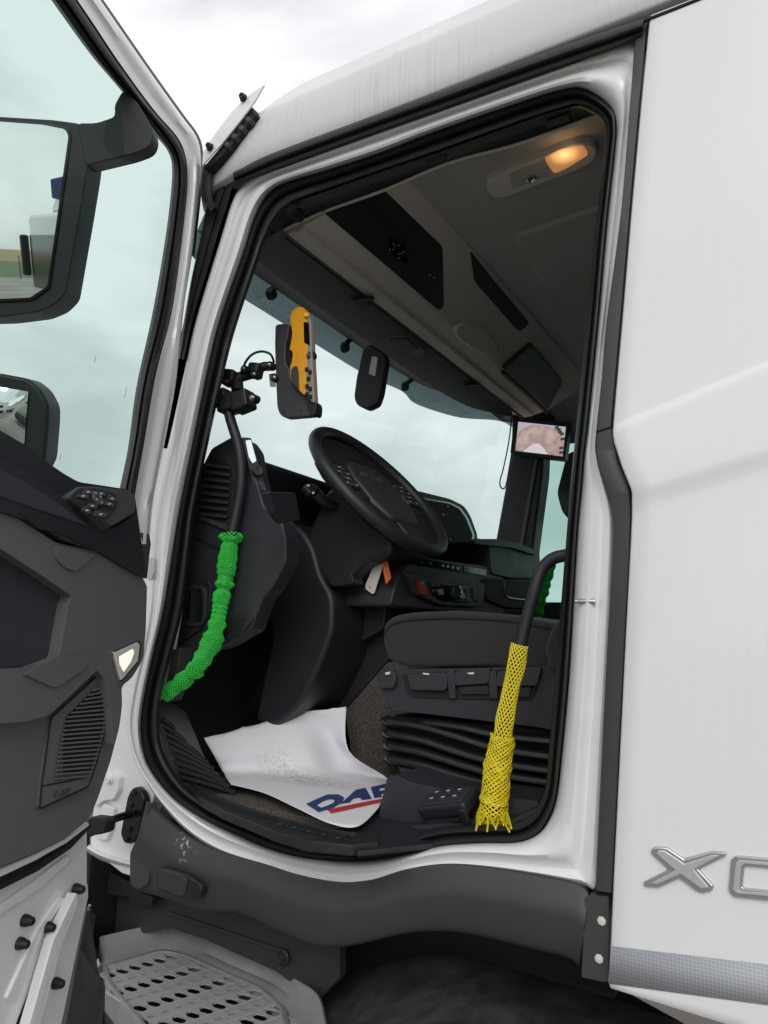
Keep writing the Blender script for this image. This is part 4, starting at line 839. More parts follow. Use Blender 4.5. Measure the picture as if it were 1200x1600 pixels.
band('glass_channel', ch, [(0, -.012), (.06, .002), (.25, .006), (.42, .003), (.5, -.006), (.6, -.002), (.85, -.008), (1, -.03)], rubber, door, fn=PD, ya=-.003, yb=-.008)
gpts = [(c[2], c[3]) for c in cat([Vector(c) for c in ch], 4)]
gl = [(x+5, y) for x, y in gpts]+[(150, 790), (0, 745), (-430, 520), (-430, -430)]
pane = mesh('window_pane', [PD(a, b, -.03) for a, b in gl], [list(range(len(gl)))], glass, door, smooth=False)
# upper dark trim, armrest and switch plate
dprism('belt_trim', [(-160, 585), (0, 672), (43, 697), (67, 717), (100, 740), (123, 753), (150, 757), (203, 765), (211, 775), (222, 850), (228, 893), (222, 900), (160, 860), (0, 790), (-160, 730)], .028, .05, doordark, door, bevel=.008, r=7, seg=3)
dprism('armrest', [(-160, 650), (0, 718), (50, 745), (103, 781), (165, 822), (176, 826), (213, 804), (222, 850), (228, 893), (222, 902), (153, 861), (100, 845), (60, 820), (20, 805), (0, 799), (-160, 745)], .058, .05, doordark, door, bevel=.010, r=6, seg=3)
dprism('armrest_pad', [(-160, 668), (0, 733), (46, 757), (98, 792), (140, 822), (60, 796), (0, 775), (-160, 716)], .061, .01, navy, door, bevel=.003, r=6)
dprism('armrest_insert', [(30, 800), (60, 798), (120, 830), (150, 852), (146, 858), (92, 832), (60, 826)], .060, .01, dark2, door, bevel=.002, r=4)
# switch plate, tilted towards the driver
sp0 = PD(150, 790, .062); spn = (DN*.9+Vector((0, 0, 1))*.42).normalized()
def SP(name, px, proud, th, m, parent=door, bevel=.001, r=2): return prism(name, [PN(a, b, sp0+spn*proud, spn) for a, b in rnd(px, r)], -spn*th, m, parent, bevel)
SP('switch_plate', [(104, 776), (122, 760), (148, 760), (203, 766), (212, 775), (212, 800), (176, 822), (166, 816)], 0, .03, strip, r=4, bevel=.003)
SP('switch_panel', [(108, 777), (124, 762), (150, 763), (178, 770), (185, 778), (183, 790), (168, 811), (144, 805), (114, 784)], .002, .005, dark2, r=4)
keys = [[(133, 764), (148.5, 766.5), (143, 772), (129, 771)], [(124, 771), (140, 773), (137.5, 779), (120, 776)], [(151, 766.5), (168, 770.5), (165, 775), (150, 772)], [(170.5, 772), (183, 779), (181.5, 784.5), (168, 780)], [(165, 781.5), (180, 786), (177.5, 792.5), (162, 788.5)], [(140, 786), (154, 787), (151, 795.5), (134, 792)], [(132, 791), (143, 797), (141.6, 803.5), (129, 797)], [(150, 797), (170.5, 802), (165, 809), (146, 805)]]
for q in keys:
    SP('switch_key', q, .005, .004, strip, r=1.2, bevel=.0006)
    cx = sum(p[0] for p in q)/4; cy = sum(p[1] for p in q)/4
    SP('key_symbol', [(cx-2.6, cy-.6), (cx+2.4, cy-1.2), (cx+2.2, cy+1.0), (cx-2.4, cy+1.4)], .0055, .0004, bright, r=.3, bevel=0)
kc = PN(151, 780, sp0+spn*.003, spn); lathe('mirror_knob', kc, spn, [(.015, 0), (.015, .003), (.013, .005), (.006, .004), (0, .0035)], strip, door, n=20)
for a in range(4):
    an = a*math.pi/2+.5; c = kc+spn*.0052+.010*(math.cos(an)*DE+math.sin(an)*spn.cross(DE)); rbox('key_symbol', c, (.003, .003, .0006), (DE, spn.cross(DE), spn), bright, door, bevel=0)
# grey card
dprism('door_card', [(-160, 745), (0, 797), (20, 803), (90, 842), (153, 858), (222, 900), (230, 915), (228, 983), (224, 1030), (206, 1060), (190, 1072), (191, 1103), (187, 1135), (173, 1189), (153, 1248), (140, 1280), (104, 1308), (57, 1331), (0, 1356), (-160, 1418)], .024, .06, doorgrey, door, bevel=.014, r=8, seg=4)
dprism('card_surround', [(-160, 750), (0, 800), (25, 808), (88, 848), (153, 862), (222, 902), (230, 916), (228, 983), (224, 1028), (205, 1058), (190, 1070), (191, 1103), (184, 1142), (177, 1165), (173, 1108), (163, 1060), (152, 1047), (78, 1117), (40, 1128), (0, 1131), (-160, 1142), (-160, 1064), (0, 1047), (50, 1044), (92, 1028), (100, 985), (107, 944), (113, 932), (67, 900), (0, 857), (-160, 800)], .05, .04, doorgrey, door, bevel=.010, r=4, seg=4)
dprism('pull_scoop', [(87, 852), (108, 855), (150, 867), (130, 884), (118, 893), (102, 887), (88, 872)], .0545, .01, doorgrey, door, bevel=.004, r=4, seg=3)
dprism('pocket_lining', [(-160, 805), (0, 858), (67, 901), (110, 932), (107, 945), (92, 1027), (50, 1041), (0, 1043), (-160, 1060)], .0275, .01, navy, door, bevel=.003, r=6)
dprism('pocket_lip', [(38, 1054), (93, 1024), (134, 1026), (138, 1033), (132, 1046), (90, 1074), (84, 1074)], .055, .01, doorgrey, door, bevel=.003, r=3)
# speaker
sp_px = rnd([(80, 1122), (152, 1056), (160, 1067), (167, 1113), (163, 1145), (150, 1195), (138, 1229), (62, 1264), (65, 1227)], 4)
spk = dprism('speaker_panel', sp_px, .032, .03, doorgrey, door, bevel=.003)
tube('speaker_seam', [PD(a, b, .0325) for a, b in sp_px], .0016, void, door, n=6, sub=1, closed=True)
tube('speaker_seam', [PD(a, b, .0325) for a, b in ((66, 1228), (100, 1222), (140, 1213))], .0013, void, door, n=6, sub=1)
dprism('speaker_void', [(104, 1120), (150, 1075), (158, 1078), (163, 1115), (158, 1150), (142, 1205), (100, 1212), (100, 1160)], .0335, .004, void, door, bevel=0, r=3)
def lerpx(tab, y):
    for (y0, x0), (y1, x1) in zip(tab, tab[1:]):
        if y0 <= y <= y1: return x0+(x1-x0)*(y-y0)/(y1-y0)
    return tab[-1][1]
Lx = [(1070, 150), (1090, 133), (1120, 104), (1160, 96), (1225, 86)]; Rx = [(1070, 160), (1090, 164), (1115, 167), (1150, 163), (1190, 152), (1225, 138)]
for i in range(21):
    y = 1076+i*6.9; a, b = lerpx(Lx, min(y, 1224)), lerpx(Rx, min(y, 1224)); s = -3.2+i*.02
    o = dprism('speaker_slat', [(a, y+2), ((a+b)/2, y-.6), (b, y+s), (b, y+s+3.2), ((a+b)/2, y+2.6), (a, y+5.0)], .0385, .005, doorgrey, door, bevel=.0012)
dprism('letter_counter', [(87.3, 1244), (89.2, 1239.6), (91, 1239), (91.3, 1242)], .0350, .001, doorgrey, door, bevel=0)
for k, chh in enumerate('DAF'):                   # maker's letters pressed in the speaker foot
    o, i_ = DAFL[chh]; x0 = 84+k*9.2
    dprism('letter', [(x0+p[0]*7.4+p[1]*1.4, 1247-k*2.4-p[0]*2-p[1]*9.5) for p in o], .0345, .003, strip, door, bevel=.0004)
# courtesy lamp in the edge of the card
lampb = dprism('courtesy_lamp', [(177, 1018), (217, 1000), (222, 1006), (218, 1034), (190, 1067), (186, 1066), (178, 1030)], .056, .02, chrome, door, bevel=.002, r=2)
dprism('lamp_lens', [(180, 1020), (216, 1003.5), (219, 1008), (215.5, 1033), (190, 1063), (182, 1032)], .0585, .006, lensc, door, bevel=.002, r=1.5)
dprism('lamp_diffuser', [(187, 1026), (208, 1014), (210, 1019), (205, 1034), (194, 1050), (188, 1038)], .0598, .002, litlens, door, bevel=.0008, r=1)
# hinge side edge cap
dprism('door_edge_cap', [(222, 832), (233, 834), (236, 850), (233, 872), (230, 905), (226, 890)], .0, .05, strip, door, bevel=.003, r=2)
# lower shell: rubber gap, stiffening folds, slot, bright flange, rubber stops
dprism('shell_seal', [(-160, 1436), (0, 1380), (60, 1350), (110, 1316), (141, 1284), (146, 1290), (112, 1326), (60, 1362), (0, 1392), (-160, 1452)], .004, .03, rubber, door, bevel=.003)
dprism('shell_lip', [(-160, 1420), (0, 1358), (57, 1334), (104, 1310), (140, 1284), (141, 1290), (105, 1318), (57, 1345), (0, 1372), (-160, 1436)], .012, .03, jamb, door, bevel=.004)
dprism('shell_fold', [(-160, 1490), (0, 1415), (50, 1380), (108, 1335), (114, 1345), (60, 1392), (0, 1432), (-160, 1510)], -.012, .01, white, door, bevel=.004)
dprism('shell_fold', [(10, 1560), (60, 1450), (96, 1400), (104, 1404), (70, 1456), (24, 1570)], -.014, .01, white, door, bevel=.004)
dprism('shell_slot', [(77, 1466), (84, 1470), (47, 1600), (20, 1700), (-10, 1700), (26, 1600)], -.0185, .004, rubber, door, bevel=0)
dprism('shell_flange', [(119, 1395), (124, 1398), (116, 1420), (92, 1470), (58, 1600), (30, 1700), (18, 1700), (46, 1600), (83, 1470)], .004, .02, white, door, bevel=.002)
dprism('outer_flange', [(124, 1384), (138, 1380), (139, 1400), (122, 1480), (97, 1600), (75, 1700), (40, 1700), (62, 1600), (95, 1478), (118, 1420)], -.03, .012, white, door, bevel=.003)
for p, w in (((117, 1389), -.015), ((37, 1438), -.02), ((70, 1448), -.02), ((29, 1474), -.02), ((85, 1536), -.03)):
    lathe('rubber_stop', PD(*p, w), DN, [(0, 0), (.0105, 0), (.0095, .009), (.008, .012), (.007, .018), (.005, .02), (0, .02)], rubber, door, n=14)
lathe('shell_clip', PD(139, 1418, -.03), DN, [(0, 0), (.006, 0), (.005, .004), (0, .005)], chrome, door, n=12)
# mirrors on their arm outside the glass
mc = PD(60, 330, -.22)
dmir = ray(20, 386).normalized(); want = Vector((.20, -1, 0)).normalized(); mn = (want-dmir).normalized()
def PM(px, py, w=0): return PN(px, py, mc+mn*w, mn)
def mprism(name, px, w, th, m, r=4, bevel=.004, seg=3, parent=door): return prism(name, [PM(a, b, w) for a, b in rnd(px, r)], -mn*th, m, parent, bevel, seg)
mirp = mat('mirror_housing_plastic', (.016, .017, .019), .5, bump=.15, bscale=600, var=.2)
mprism('mirror_housing', [(-140, 178), (0, 182), (83, 187), (127, 193), (139, 240), (137, 258), (127, 320), (103, 458), (84, 477), (57, 488), (0, 495), (-140, 498)], 0, .09, mirp, r=8, bevel=.012)
mprism('mirror_arm', [(120, 192), (150, 192), (180, 182), (178, 165), (192, 140), (215, 160), (240, 205), (238, 222), (230, 232), (205, 241), (134, 258)], .004, .05, mirp, r=8, bevel=.012)
mprism('mirror_rim', [(-140, 184), (0, 187), (67, 192), (104, 198), (112, 208), (78, 450), (50, 470), (0, 472), (-140, 474)], .004, .008, blackgloss, r=6, bevel=.002)
mprism('mirror_pane', [(-140, 188), (0, 190), (67, 195), (102, 202), (107, 212), (74, 447), (47, 465), (0, 467), (-140, 469)], .0055, .004, mirror, r=5, bevel=0)
mprism('wide_mirror_housing', [(-100, 575), (0, 583), (42, 591), (62, 607), (75, 632), (75, 655), (70, 716), (60, 735), (-100, 720)], 0, .08, mirp, r=8, bevel=.010)
# convex wide-angle glass
cxr = []
for i in range(7):
    row = []
    for j in range(7):
        u, v = i/6, j/6; x = -60+u*(104-4*v*1.5); y = 598+v*95+u*8*(1-v)+(6*u*u if v < .5 else 0)
        row.append(PM(x, y, .004+.012*(1-((u-.5)*2)**2)*(1-((v-.5)*2)**2)))
    cxr.append(row)
grid('wide_mirror_pane', cxr, mirror, door, angle=90)

# dried smears on the glass
for p in ((150, 555, 147, 567), (96, 709, 93, 719), (198, 605, 195, 622)):
    tube('glass_smear', [PD(p[0], p[1], -.029), PD(p[2], p[3], -.029)], .0004, clad, door, n=5, sub=1)
# ================================================================== separate things in and on the cab
# ---- driver seat
seat = thing('driver_seat', 'black fabric driver seat on a bellows base inside the cab', 'seat', (-.65, .55, FLZ))
cu = [(597, 1000), (599, 975), (614, 962), (650, 956), (720, 954), (800, 960), (860, 972), (900, 985), (900, 1050), (760, 1041), (640, 1043), (606, 1032)]
yprism('cushion', cu, .32, .50, seatm, seat, bevel=.028, r=10, seg=5)
tube('seam', [P(a, b, .3185) for a, b in ((600, 992), (612, 976), (650, 968), (720, 966), (800, 971), (858, 982))], .0022, rubber, seat, n=6)
yprism('backrest', [(868, 985), (880, 900), (905, 640), (990, 640), (990, 1060), (872, 1052)], .36, .42, seatm, seat, bevel=.03, seg=4)
yprism('side_bolster', [(848, 1010), (862, 975), (885, 960), (900, 1050), (856, 1055)], .28, .08, seatm, seat, bevel=.02, seg=4)
Z2 = lambda pts: [(520+a/3, 850+b/3) for a, b in pts]
sv_ = yprism('valance', Z2([(212, 612), (240, 590), (300, 588), (980, 575), (1060, 560), (1060, 880), (960, 860), (420, 795), (290, 785), (252, 750), (225, 690)]), .30, .45, dark, seat, bevel=.010, r=6, seg=3)
yprism('valance_recess', Z2([(325, 608), (520, 598), (975, 578), (955, 690), (930, 735), (560, 728), (380, 722), (340, 690)]), .2975, .01, void, sv_, bevel=.002, r=5)
for q in ([(345, 612), (528, 602), (536, 640), (530, 688), (365, 684)], [(570, 600), (738, 580), (728, 655), (570, 664)], [(770, 598), (978, 576), (955, 664), (764, 668)]):
    yprism('lever', Z2(q), .285, .03, greykey, sv_, bevel=.004, r=5, seg=3)
for q in ([(530, 592), (568, 592), (575, 726), (546, 724)], [(724, 592), (764, 596), (772, 726), (738, 724)]): yprism('rib', Z2(q), .288, .02, dark, sv_, bevel=.003, r=2)
for q in ([(590, 668), (725, 660), (735, 705), (600, 705)], [(800, 672), (930, 668), (920, 720), (790, 715)]): yprism('lower_lever', Z2(q), .292, .02, dark2, sv_, bevel=.004, r=4)
yprism('front_key', Z2([(212, 608), (286, 590), (296, 640), (284, 676), (222, 680)]), .288, .03, greykey, sv_, bevel=.005, r=4)
for q in ([(244, 603), (270, 598), (266, 611), (248, 613)], [(420, 604), (452, 606), (450, 614), (424, 611)], [(628, 604), (662, 600), (660, 611), (640, 611)], [(870, 602), (896, 598), (892, 612), (876, 614)]):
    yprism('symbol', Z2(q), .2838, .001, tagwhite, sv_, bevel=0)
bel = yprism('bellows_core', Z2([(275, 800), (1050, 860), (1050, 1240), (560, 1180), (310, 1090), (285, 1000)]), .335, .38, void, seat, bevel=.01)
bellm = mat('bellows_rubber', (.012, .012, .013), .3, spec=.5)
for q in ([(252, 822), (300, 836), (430, 856), (600, 905), (730, 945), (860, 970), (1060, 1000)], [(254, 880), (300, 893), (430, 920), (600, 975), (730, 1012), (860, 1036), (1060, 1066)], [(260, 938), (300, 950), (430, 978), (600, 1030), (730, 1066), (860, 1090), (1060, 1120)], [(266, 996), (300, 1010), (430, 1036), (600, 1088), (730, 1120), (860, 1142), (1060, 1175)], [(420, 828), (600, 856), (730, 885), (860, 905), (1060, 925)]):
    pp_ = Z2(q); path = [P(pp_[0][0]-1, pp_[0][1], .7), P(*pp_[0], .42), P(pp_[0][0]+3, pp_[0][1]+1, .33)]+[P(a, b, .318) for a, b in pp_[1:]]
    tube('bellows_fold', path, .016, bellm, seat, n=10, flat=.62, sub=4, up=Vector((0, 1, 0)))
yprism('seat_base', Z2([(300, 1040), (420, 1060), (700, 1110), (1050, 1190), (1050, 1260), (330, 1140)]), .31, .4, dark2, seat, bevel=.008)

# ---- seat remote on the sill
rm = thing('seat_remote', 'black seat remote with coiled cable lying beside the seat foot', 'remote control', P(702, 1275, .15))
rz = P(702, 1255, .15); ra = (P(752, 1246, .14)-P(655, 1256, .16)).normalized(); rb = Vector((-.1, 1, .35)).normalized(); rc_ = ra.cross(rb); 
if rc_.z < 0: rc_ = -rc_
rb = rc_.cross(ra)
rbox('body', rz, (.115, .07, .03), (ra, rb, rc_), dark2, rm, bevel=.009, seg=4)
rbox('body_foot', rz-rc_*.019-ra*.008, (.095, .06, .02), (ra, rb, rc_), dark, rm, bevel=.006)
rbox('key_plate', rz+rc_*.0145, (.095, .052, .006), (ra, rb, rc_), greykey, rm, bevel=.002)
for i in range(3):
    for j in range(2):
        k_ = rbox('key', rz+rc_*.018+ra*(-.028+i*.028)+rb*(-.012+j*.024), (.022, .018, .005), (ra, rb, rc_), dark, rm, bevel=.0015)
        rbox('symbol', rz+rc_*.0207+ra*(-.028+i*.028)+rb*(-.012+j*.024), (.008, .004, .0006), (ra, rb, rc_), bright, k_, bevel=0)
rbox('clip', rz+ra*.05-rc_*.01-rb*.036, (.016, .012, .03), (ra, rb, rc_), dark2, rm, bevel=.003)
ca, cb_ = P(762, 1262, .19), P(835, 1252, .26); cdv = (cb_-ca); L_ = cdv.length; cdv.normalize(); cu_ = cdv.orthogonal().normalized(); cv_ = cdv.cross(cu_)
tube('coiled_cable', [ca+cdv*(L_*i/180)+.013*(math.cos(i*.628)*cu_+math.sin(i*.628)*cv_) for i in range(181)], .0024, rubber, rm, n=6, sub=1)

# ---- netting sleeves
pathA = cat(HA[5:], 16)
pA = [P(361, 834, .135)]+pathA[0:]
def radA(s):
    k = 1 if s < .5 else max(.35, 1-(s-.5)*4) if s < .68 else 1
    b = .0195+k*(.0012*math.sin(s*171+math.sin(s*31)*2)+.0034*math.sin(s*58+2*math.sin(s*23))+.0016*math.sin(s*34+1))
    return b+.005*math.exp(-((s-.02)/.03)**2)+(.006 if .55 < s < .66 else 0)*math.sin((s-.55)/.11*math.pi)
g = net('net_sleeve', pA, radA, greennet, 5.0, 16, r=.0011, ns=420); tag(g, 'bright green plastic net sleeve bunched on the front grab handle', 'net sleeve')
pathB = cat(HB[6:], 20); pB = [v for v in pathB]+[P(771, 1300, .128)]
def radB(s):
    if s < .55: return .0155+.001*math.sin(s*20)
    if s < .62: return .0155+.010*math.sin((s-.55)/.07*math.pi/2)
    if s < .7: return .0255-.005*(s-.62)/.08
    if s < .9: return .0205+.007*(s-.7)/.2
    return .0275+.004*(s-.9)/.1
g = net('net_sleeve', pB, radB, yellownet, 2.3, 14, r=.0016, jag=.02, ns=240); tag(g, 'yellow plastic net sleeve with frayed end on the rear grab handle', 'net sleeve')
pin = cat([P(786, 1150, .139), P(778, 1200, .136), P(772, 1255, .132)], 6)
g2 = net('net_sleeve_fold', pin, lambda s: .022+.004*s, yellownet, 1.1, 16, r=.0016, parent=None, ns=70); g2.name = 'net_fold'; g2.parent = g
fr_ = []
for i in range(13):
    a = i/13*2*math.pi; e = P(772, 1268, .131)+Vector((math.cos(a)*.026, math.sin(a)*.024, 0)); f = P(771+math.cos(a)*28, 1294+6*math.sin(i*2.2), .045+.006*math.sin(a))
    tube('net_strand', [e, e.lerp(f, .5)+Vector((.004*math.sin(i*3), 0, .002)), f], .0017, yellownet, g, n=5, sub=3)
    e2 = P(772, 1268, .131)+Vector((math.cos(a+.48)*.026, math.sin(a+.48)*.024, 0)); tube('net_strand', [e2, f.lerp(e, .45)], .0015, yellownet, g, n=5, sub=1)
pC = cat([P(862, 880, 2.1), P(855, 905, 2.1), P(850, 925, 2.1), P(843, 948, 2.1), P(838, 975, 2.1)], 6)
tube('far_grab_handle', [pC[0]+Vector((.03, 0, .05))]+pC[::6], .014, dark2, truck, n=10)
g = net('net_sleeve', pC, lambda s: .020+.003*math.sin(s*40), greennet, 4.0, 18, r=.0018, ns=140); tag(g, 'green plastic net sleeve on the far passenger grab handle', 'net sleeve')

# ---- paper floor cover
ctrl = [[(318, 1154, .27), (360, 1143, .33), (400, 1132, .38), (450, 1118, .44), (495, 1110, .49), (541, 1105, .53)],
        [(335, 1182, .22), (385, 1176, .28), (430, 1174, .33), (478, 1166, .39), (520, 1156, .46), (545, 1172, .52)],
        [(348, 1205, 0), (405, 1207, 0), (455, 1212, 0), (505, 1212, 0), (552, 1199, 0), (606, 1217, 0)],
        [(354, 1216, 0), (408, 1226, 0), (458, 1240, 0), (510, 1250, 0), (560, 1244, 0), (604, 1232, 0)],
        [(361, 1226, 0), (412, 1239, 0), (462, 1262, 0), (516, 1287, 0), (560, 1291, 0), (592, 1262, 0)]]
PZP = FLZ+.021
c3 = [[P(a, b, y) if y else PZ(a, b, PZP) for a, b, y in r] for r in ctrl]
for c in range(6):
    y0, y2 = c3[0][c].y, c3[2][c].y; c3[1][c] = P(ctrl[1][c][0], ctrl[1][c][1], y0*.5+y2*.5+(.0 if c < 4 else .005))
cols_ = [cat([c3[r][c] for r in range(5)], 6) for c in range(6)]
rows = [cat([cols_[c][r] for c in range(6)], 6) for r in range(len(cols_[0]))]
random.seed(11)
for i, r in enumerate(rows):
    for j, v in enumerate(r):
        if i < 12: v.z += .0012*math.sin(j*.9+i*.5)+(.0022 if (j+i//2) % 9 == 0 else 0)
        elif i < 18: v.z = max(v.z, PZP-.002)+.001*math.sin(j*1.1+i)
        else: v.z = PZP
pap = grid('paper_mat', rows, paperm, None, angle=120); pap.modifiers.new('t', 'SOLIDIFY').thickness = .0004
tag(pap, 'white paper floor cover with blue DAF letters, scuffed by muddy shoes', 'paper mat')
ZP = PZP+.0012
def flat(name, px, m): return prism(name, [PZ(a, b, ZP) for a, b in px], (0, 0, .0003), m, pap, bevel=0)
def flat_ring(name, o_px, i_px, m):
    a = [PZ(*p, ZP) for p in o_px]; b = [PZ(*p, ZP) for p in i_px]; n = len(a)
    return mesh(name, a+b, [[i, (i+1) % n, n+(i+1) % n, n+i] for i in range(n)], m, pap, smooth=False)
flat_ring('printed_letter', [(478, 1256), (495, 1248), (512, 1241), (529, 1241), (538, 1246), (535, 1254), (521, 1262), (498, 1269)], [(495, 1258), (505, 1252), (513, 1249), (520, 1249), (523, 1251), (521, 1254), (513, 1258), (502, 1262)], blue)
flat('printed_letter', [(532, 1256), (556, 1234), (571, 1231), (581, 1248), (566, 1250), (562, 1246), (552, 1248), (546, 1254)], blue)
flat('printed_letter', [(585, 1247), (579, 1230), (605, 1224), (606, 1228.5), (592, 1232), (594, 1236), (606, 1233), (606, 1238), (595, 1241), (597, 1245)], blue)
flat('printed_line', [(511, 1265), (540, 1259), (575, 1252), (597, 1248), (598, 1253), (575, 1258), (545, 1265), (518, 1271)], redp)

# ---- key tags under the ignition lock
kt = thing('key_tag', 'white card tag hanging from the ignition key under the wheel', 'key tag', P(585, 905, .47))
prism('card', [P(a, b, .47) for a, b in rnd([(588, 873), (592, 866), (600, 876), (598, 885), (585, 927), (581, 928), (571, 920), (571, 914)], 1.5)], (.0, .0008, 0), tagwhite, kt, bevel=0)
tube('string', [P(598, 858, .5), P(596, 864, .475), P(594, 870, .469)], .0008, tagwhite, kt, n=5)
lathe('eyelet', P(578, 918, .4695), (0, -1, 0), [(.0025, 0), (.0022, .0006), (0, .0006)], void, kt, n=10)
ko = thing('key_tag', 'orange striped tag hanging beside the white key tag', 'key tag', P(602, 890, .46))
prism('strap', [P(a, b, .46) for a, b in rnd([(596, 869), (601, 866), (606, 880), (611, 903), (603, 913), (599, 893)], 1)], (0, .001, 0), orange, ko, bevel=0)
for i in range(6): prism('stripe', [P(a, b, .4593) for a, b in ((599.5+i*1.1, 877+i*4.6), (604+i*1.0, 876+i*4.4), (604.3+i*1.0, 877.2+i*4.4), (599.8+i*1.1, 878.3+i*4.6))], (0, .0003, 0), redp, ko, bevel=0)
tube('string', [P(598, 858, .5), P(600, 863, .47), P(599, 869, .461)], .001, orange, ko, n=5)
tube('string', [P(597, 860, .49), P(593, 872, .466), P(590, 884, .4645)], .0012, redp, ko, n=5)

# ---- monitor on the far pillar
mo = thing('monitor', 'small black monitor on the far pillar showing a camera picture', 'monitor', P(845, 690, 2.1))
yprism('housing', [(803, 656), (890, 659), (882, 719), (797, 709)], 2.1, .05, dark2, mo, bevel=.008, r=3, seg=3)
def scr_extra(m, t, b, co):
    n = t.nodes.new('ShaderNodeTexNoise'); n.inputs['Scale'].default_value = 22; n.inputs['Detail'].default_value = 8; t.links.new(co.outputs['Object'], n.inputs['Vector'])
    r = t.nodes.new('ShaderNodeValToRGB'); r.color_ramp.elements[0].position = .35; r.color_ramp.elements[0].color = (.30, .22, .20, 1); r.color_ramp.elements[1].position = .7; r.color_ramp.elements[1].color = (.52, .40, .36, 1)
    t.links.new(n.outputs['Fac'], r.inputs[0]); t.links.new(r.outputs[0], b.inputs['Emission Color']); b.inputs['Emission Strength'].default_value = .8
scrm = mat('screen_picture', (.02, .02, .02), .15, extra=scr_extra)
scrk = mat('screen_picture_sky', (.02, .02, .02), .15, emit=(.42, .40, .45), estr=.8)
scrw = mat('screen_picture_body', (.02, .02, .02), .15, emit=(.62, .55, .58), estr=.8)
scrd = mat('screen_picture_dark', (.02, .02, .02), .15, emit=(.05, .05, .05), estr=.8)
prism('screen', [P(a, b, 2.0985) for a, b in ((810, 659), (884, 667), (879, 713), (805, 704))], (0, .002, 0), scrm, mo, bevel=0)
prism('screen_sky', [P(a, b, 2.0975) for a, b in ((810, 659), (884, 667), (882, 685), (872, 672), (850, 664), (830, 664), (812, 672), (808, 680))], (0, .0005, 0), scrk, mo, bevel=0)
prism('screen_truck_body', [P(a, b, 2.0975) for a, b in ((817, 705.5), (828, 697), (834, 693), (842, 693), (850, 701), (856, 710))], (0, .0005, 0), scrw, mo, bevel=0)
for q in ((870, 668), (873, 671), (875, 675), (878, 678), (879, 686), (877, 700), (877, 707)): rbox('screen_mark', P(q[0], q[1], 2.0972), (.02, .001, .014), WAX, scrd, mo, bevel=0)
rbox('bracket', P(850, 655, 2.16), (.08, .1, .04), WAX, void, mo, bevel=.005)
tube('cord', [P(800, 650, 2.12), P(795, 690, 2.12), P(787, 730, 2.12), P(781, 753, 2.12), P(784, 763, 2.12), P(790, 760, 2.12), P(795, 735, 2.12), P(800, 705, 2.12)], .0035, rubber, mo, n=6)

# ---- yellow handheld controller in its holder
Z5 = lambda pts: [(300+a/3.4286, 450+b/3.4286) for a, b in pts]
hc = thing('handheld_controller', 'yellow handheld radio controller standing in a dark grey holder', 'controller', P(465, 640, .25))
bd = yprism('body', Z5([(522, 150), (545, 110), (575, 97), (600, 105), (612, 150), (618, 300), (612, 420), (606, 580), (570, 545), (530, 500), (522, 440), (535, 390), (540, 340), (520, 330), (530, 290), (538, 240), (528, 190)]), .22, .022, yellow, hc, bevel=.009, r=6, seg=4)
facem = mat('controller_face_grey', (.28, .26, .22), .6)
fcx = prism('face', [P(a, b, .222) for a, b in Z5([(600, 130), (622, 140), (636, 180), (640, 330), (648, 480), (655, 610), (645, 615), (606, 575), (604, 400), (600, 250)])], (.0, .02, 0), facem, hc, bevel=.004)
yprism('display', Z5([(597, 180), (625, 185), (630, 305), (600, 295)]), .2195, .01, blackgloss, hc, bevel=.002, r=2)
lathe('joystick', P(484, 560, .24), (.8, -.6, 0), [(.0, -.01), (.010, -.01), (.010, .006), (.014, .01), (.014, .02), (.008, .024), (0, .024)], rubber, hc, n=16)
for q in ((614, 435), (624, 485), (616, 525), (632, 450), (632, 540), (616, 568), (634, 582)):
    a, b = Z5([q])[0]; rbox('key', P(a, b, .2185), (.009, .006, .010), WAX, rubber, hc, bevel=.0015)
a, b = Z5([(613, 148)])[0]; lathe('top_button', P(a, b, .22), (.6, -.7, .2), [(.007, 0), (.007, .005), (0, .007)], yellow, hc, n=14)
yprism('grip_pad', Z5([(530, 430), (560, 412), (568, 440), (572, 545), (540, 515), (528, 480)]), .217, .01, strip, hc, bevel=.004, r=4)
a, b = Z5([(532, 352)])[0]; lathe('screw', P(a, b, .2195), (0, -1, 0), [(.0025, 0), (.0022, .001), (0, .001)], void, hc, n=10)
hold = thing('controller_holder', 'dark grey plastic holder clamped to the front grab handle by a jointed arm', 'holder', P(440, 650, .25))
yprism('cradle', Z5([(445, 195), (505, 188), (520, 200), (512, 260), (500, 290), (498, 400), (520, 430), (526, 490), (606, 572), (655, 605), (665, 625), (660, 680), (640, 685), (500, 697), (470, 680), (455, 640), (448, 500), (442, 300)]), .235, .022, strip, hold, bevel=.006, r=5, seg=3)
yprism('cradle_back', Z5([(500, 200), (528, 205), (535, 240), (525, 330), (530, 420), (505, 400)]), .238, .015, rubber, hold, bevel=.004, r=4)
yprism('cradle_end', Z5([(608, 590), (655, 605), (665, 628), (660, 678), (640, 684), (620, 650)]), .229, .03, dark2, hold, bevel=.006, r=4)
for q in ((585, 658), (492, 668)):
    a, b = Z5([q])[0]; lathe('slot', P(a, b, .2345), (0, -1, 0), [(.003, 0), (.0028, .0005), (0, .0005)], void, hold, n=10)
J = lambda a, b, y: P(300+a/3.4286, 450+b/3.4286, y)
tube('arm_upper', [J(440, 420, .25), J(390, 420, .235), J(350, 432, .22)], .013, rubber, hold, n=12, sub=2)
tube('arm_lower', [J(335, 455, .215), J(280, 470, .195), J(215, 492, .17)], .015, rubber, hold, n=12, sub=2)
rbox('arm_knuckle', J(340, 445, .215), (.035, .04, .04), (Vector((1, .2, -.2)), Vector((-.2, 1, 0)), Vector((.2, 0, 1))), dark2, hold, bevel=.008)
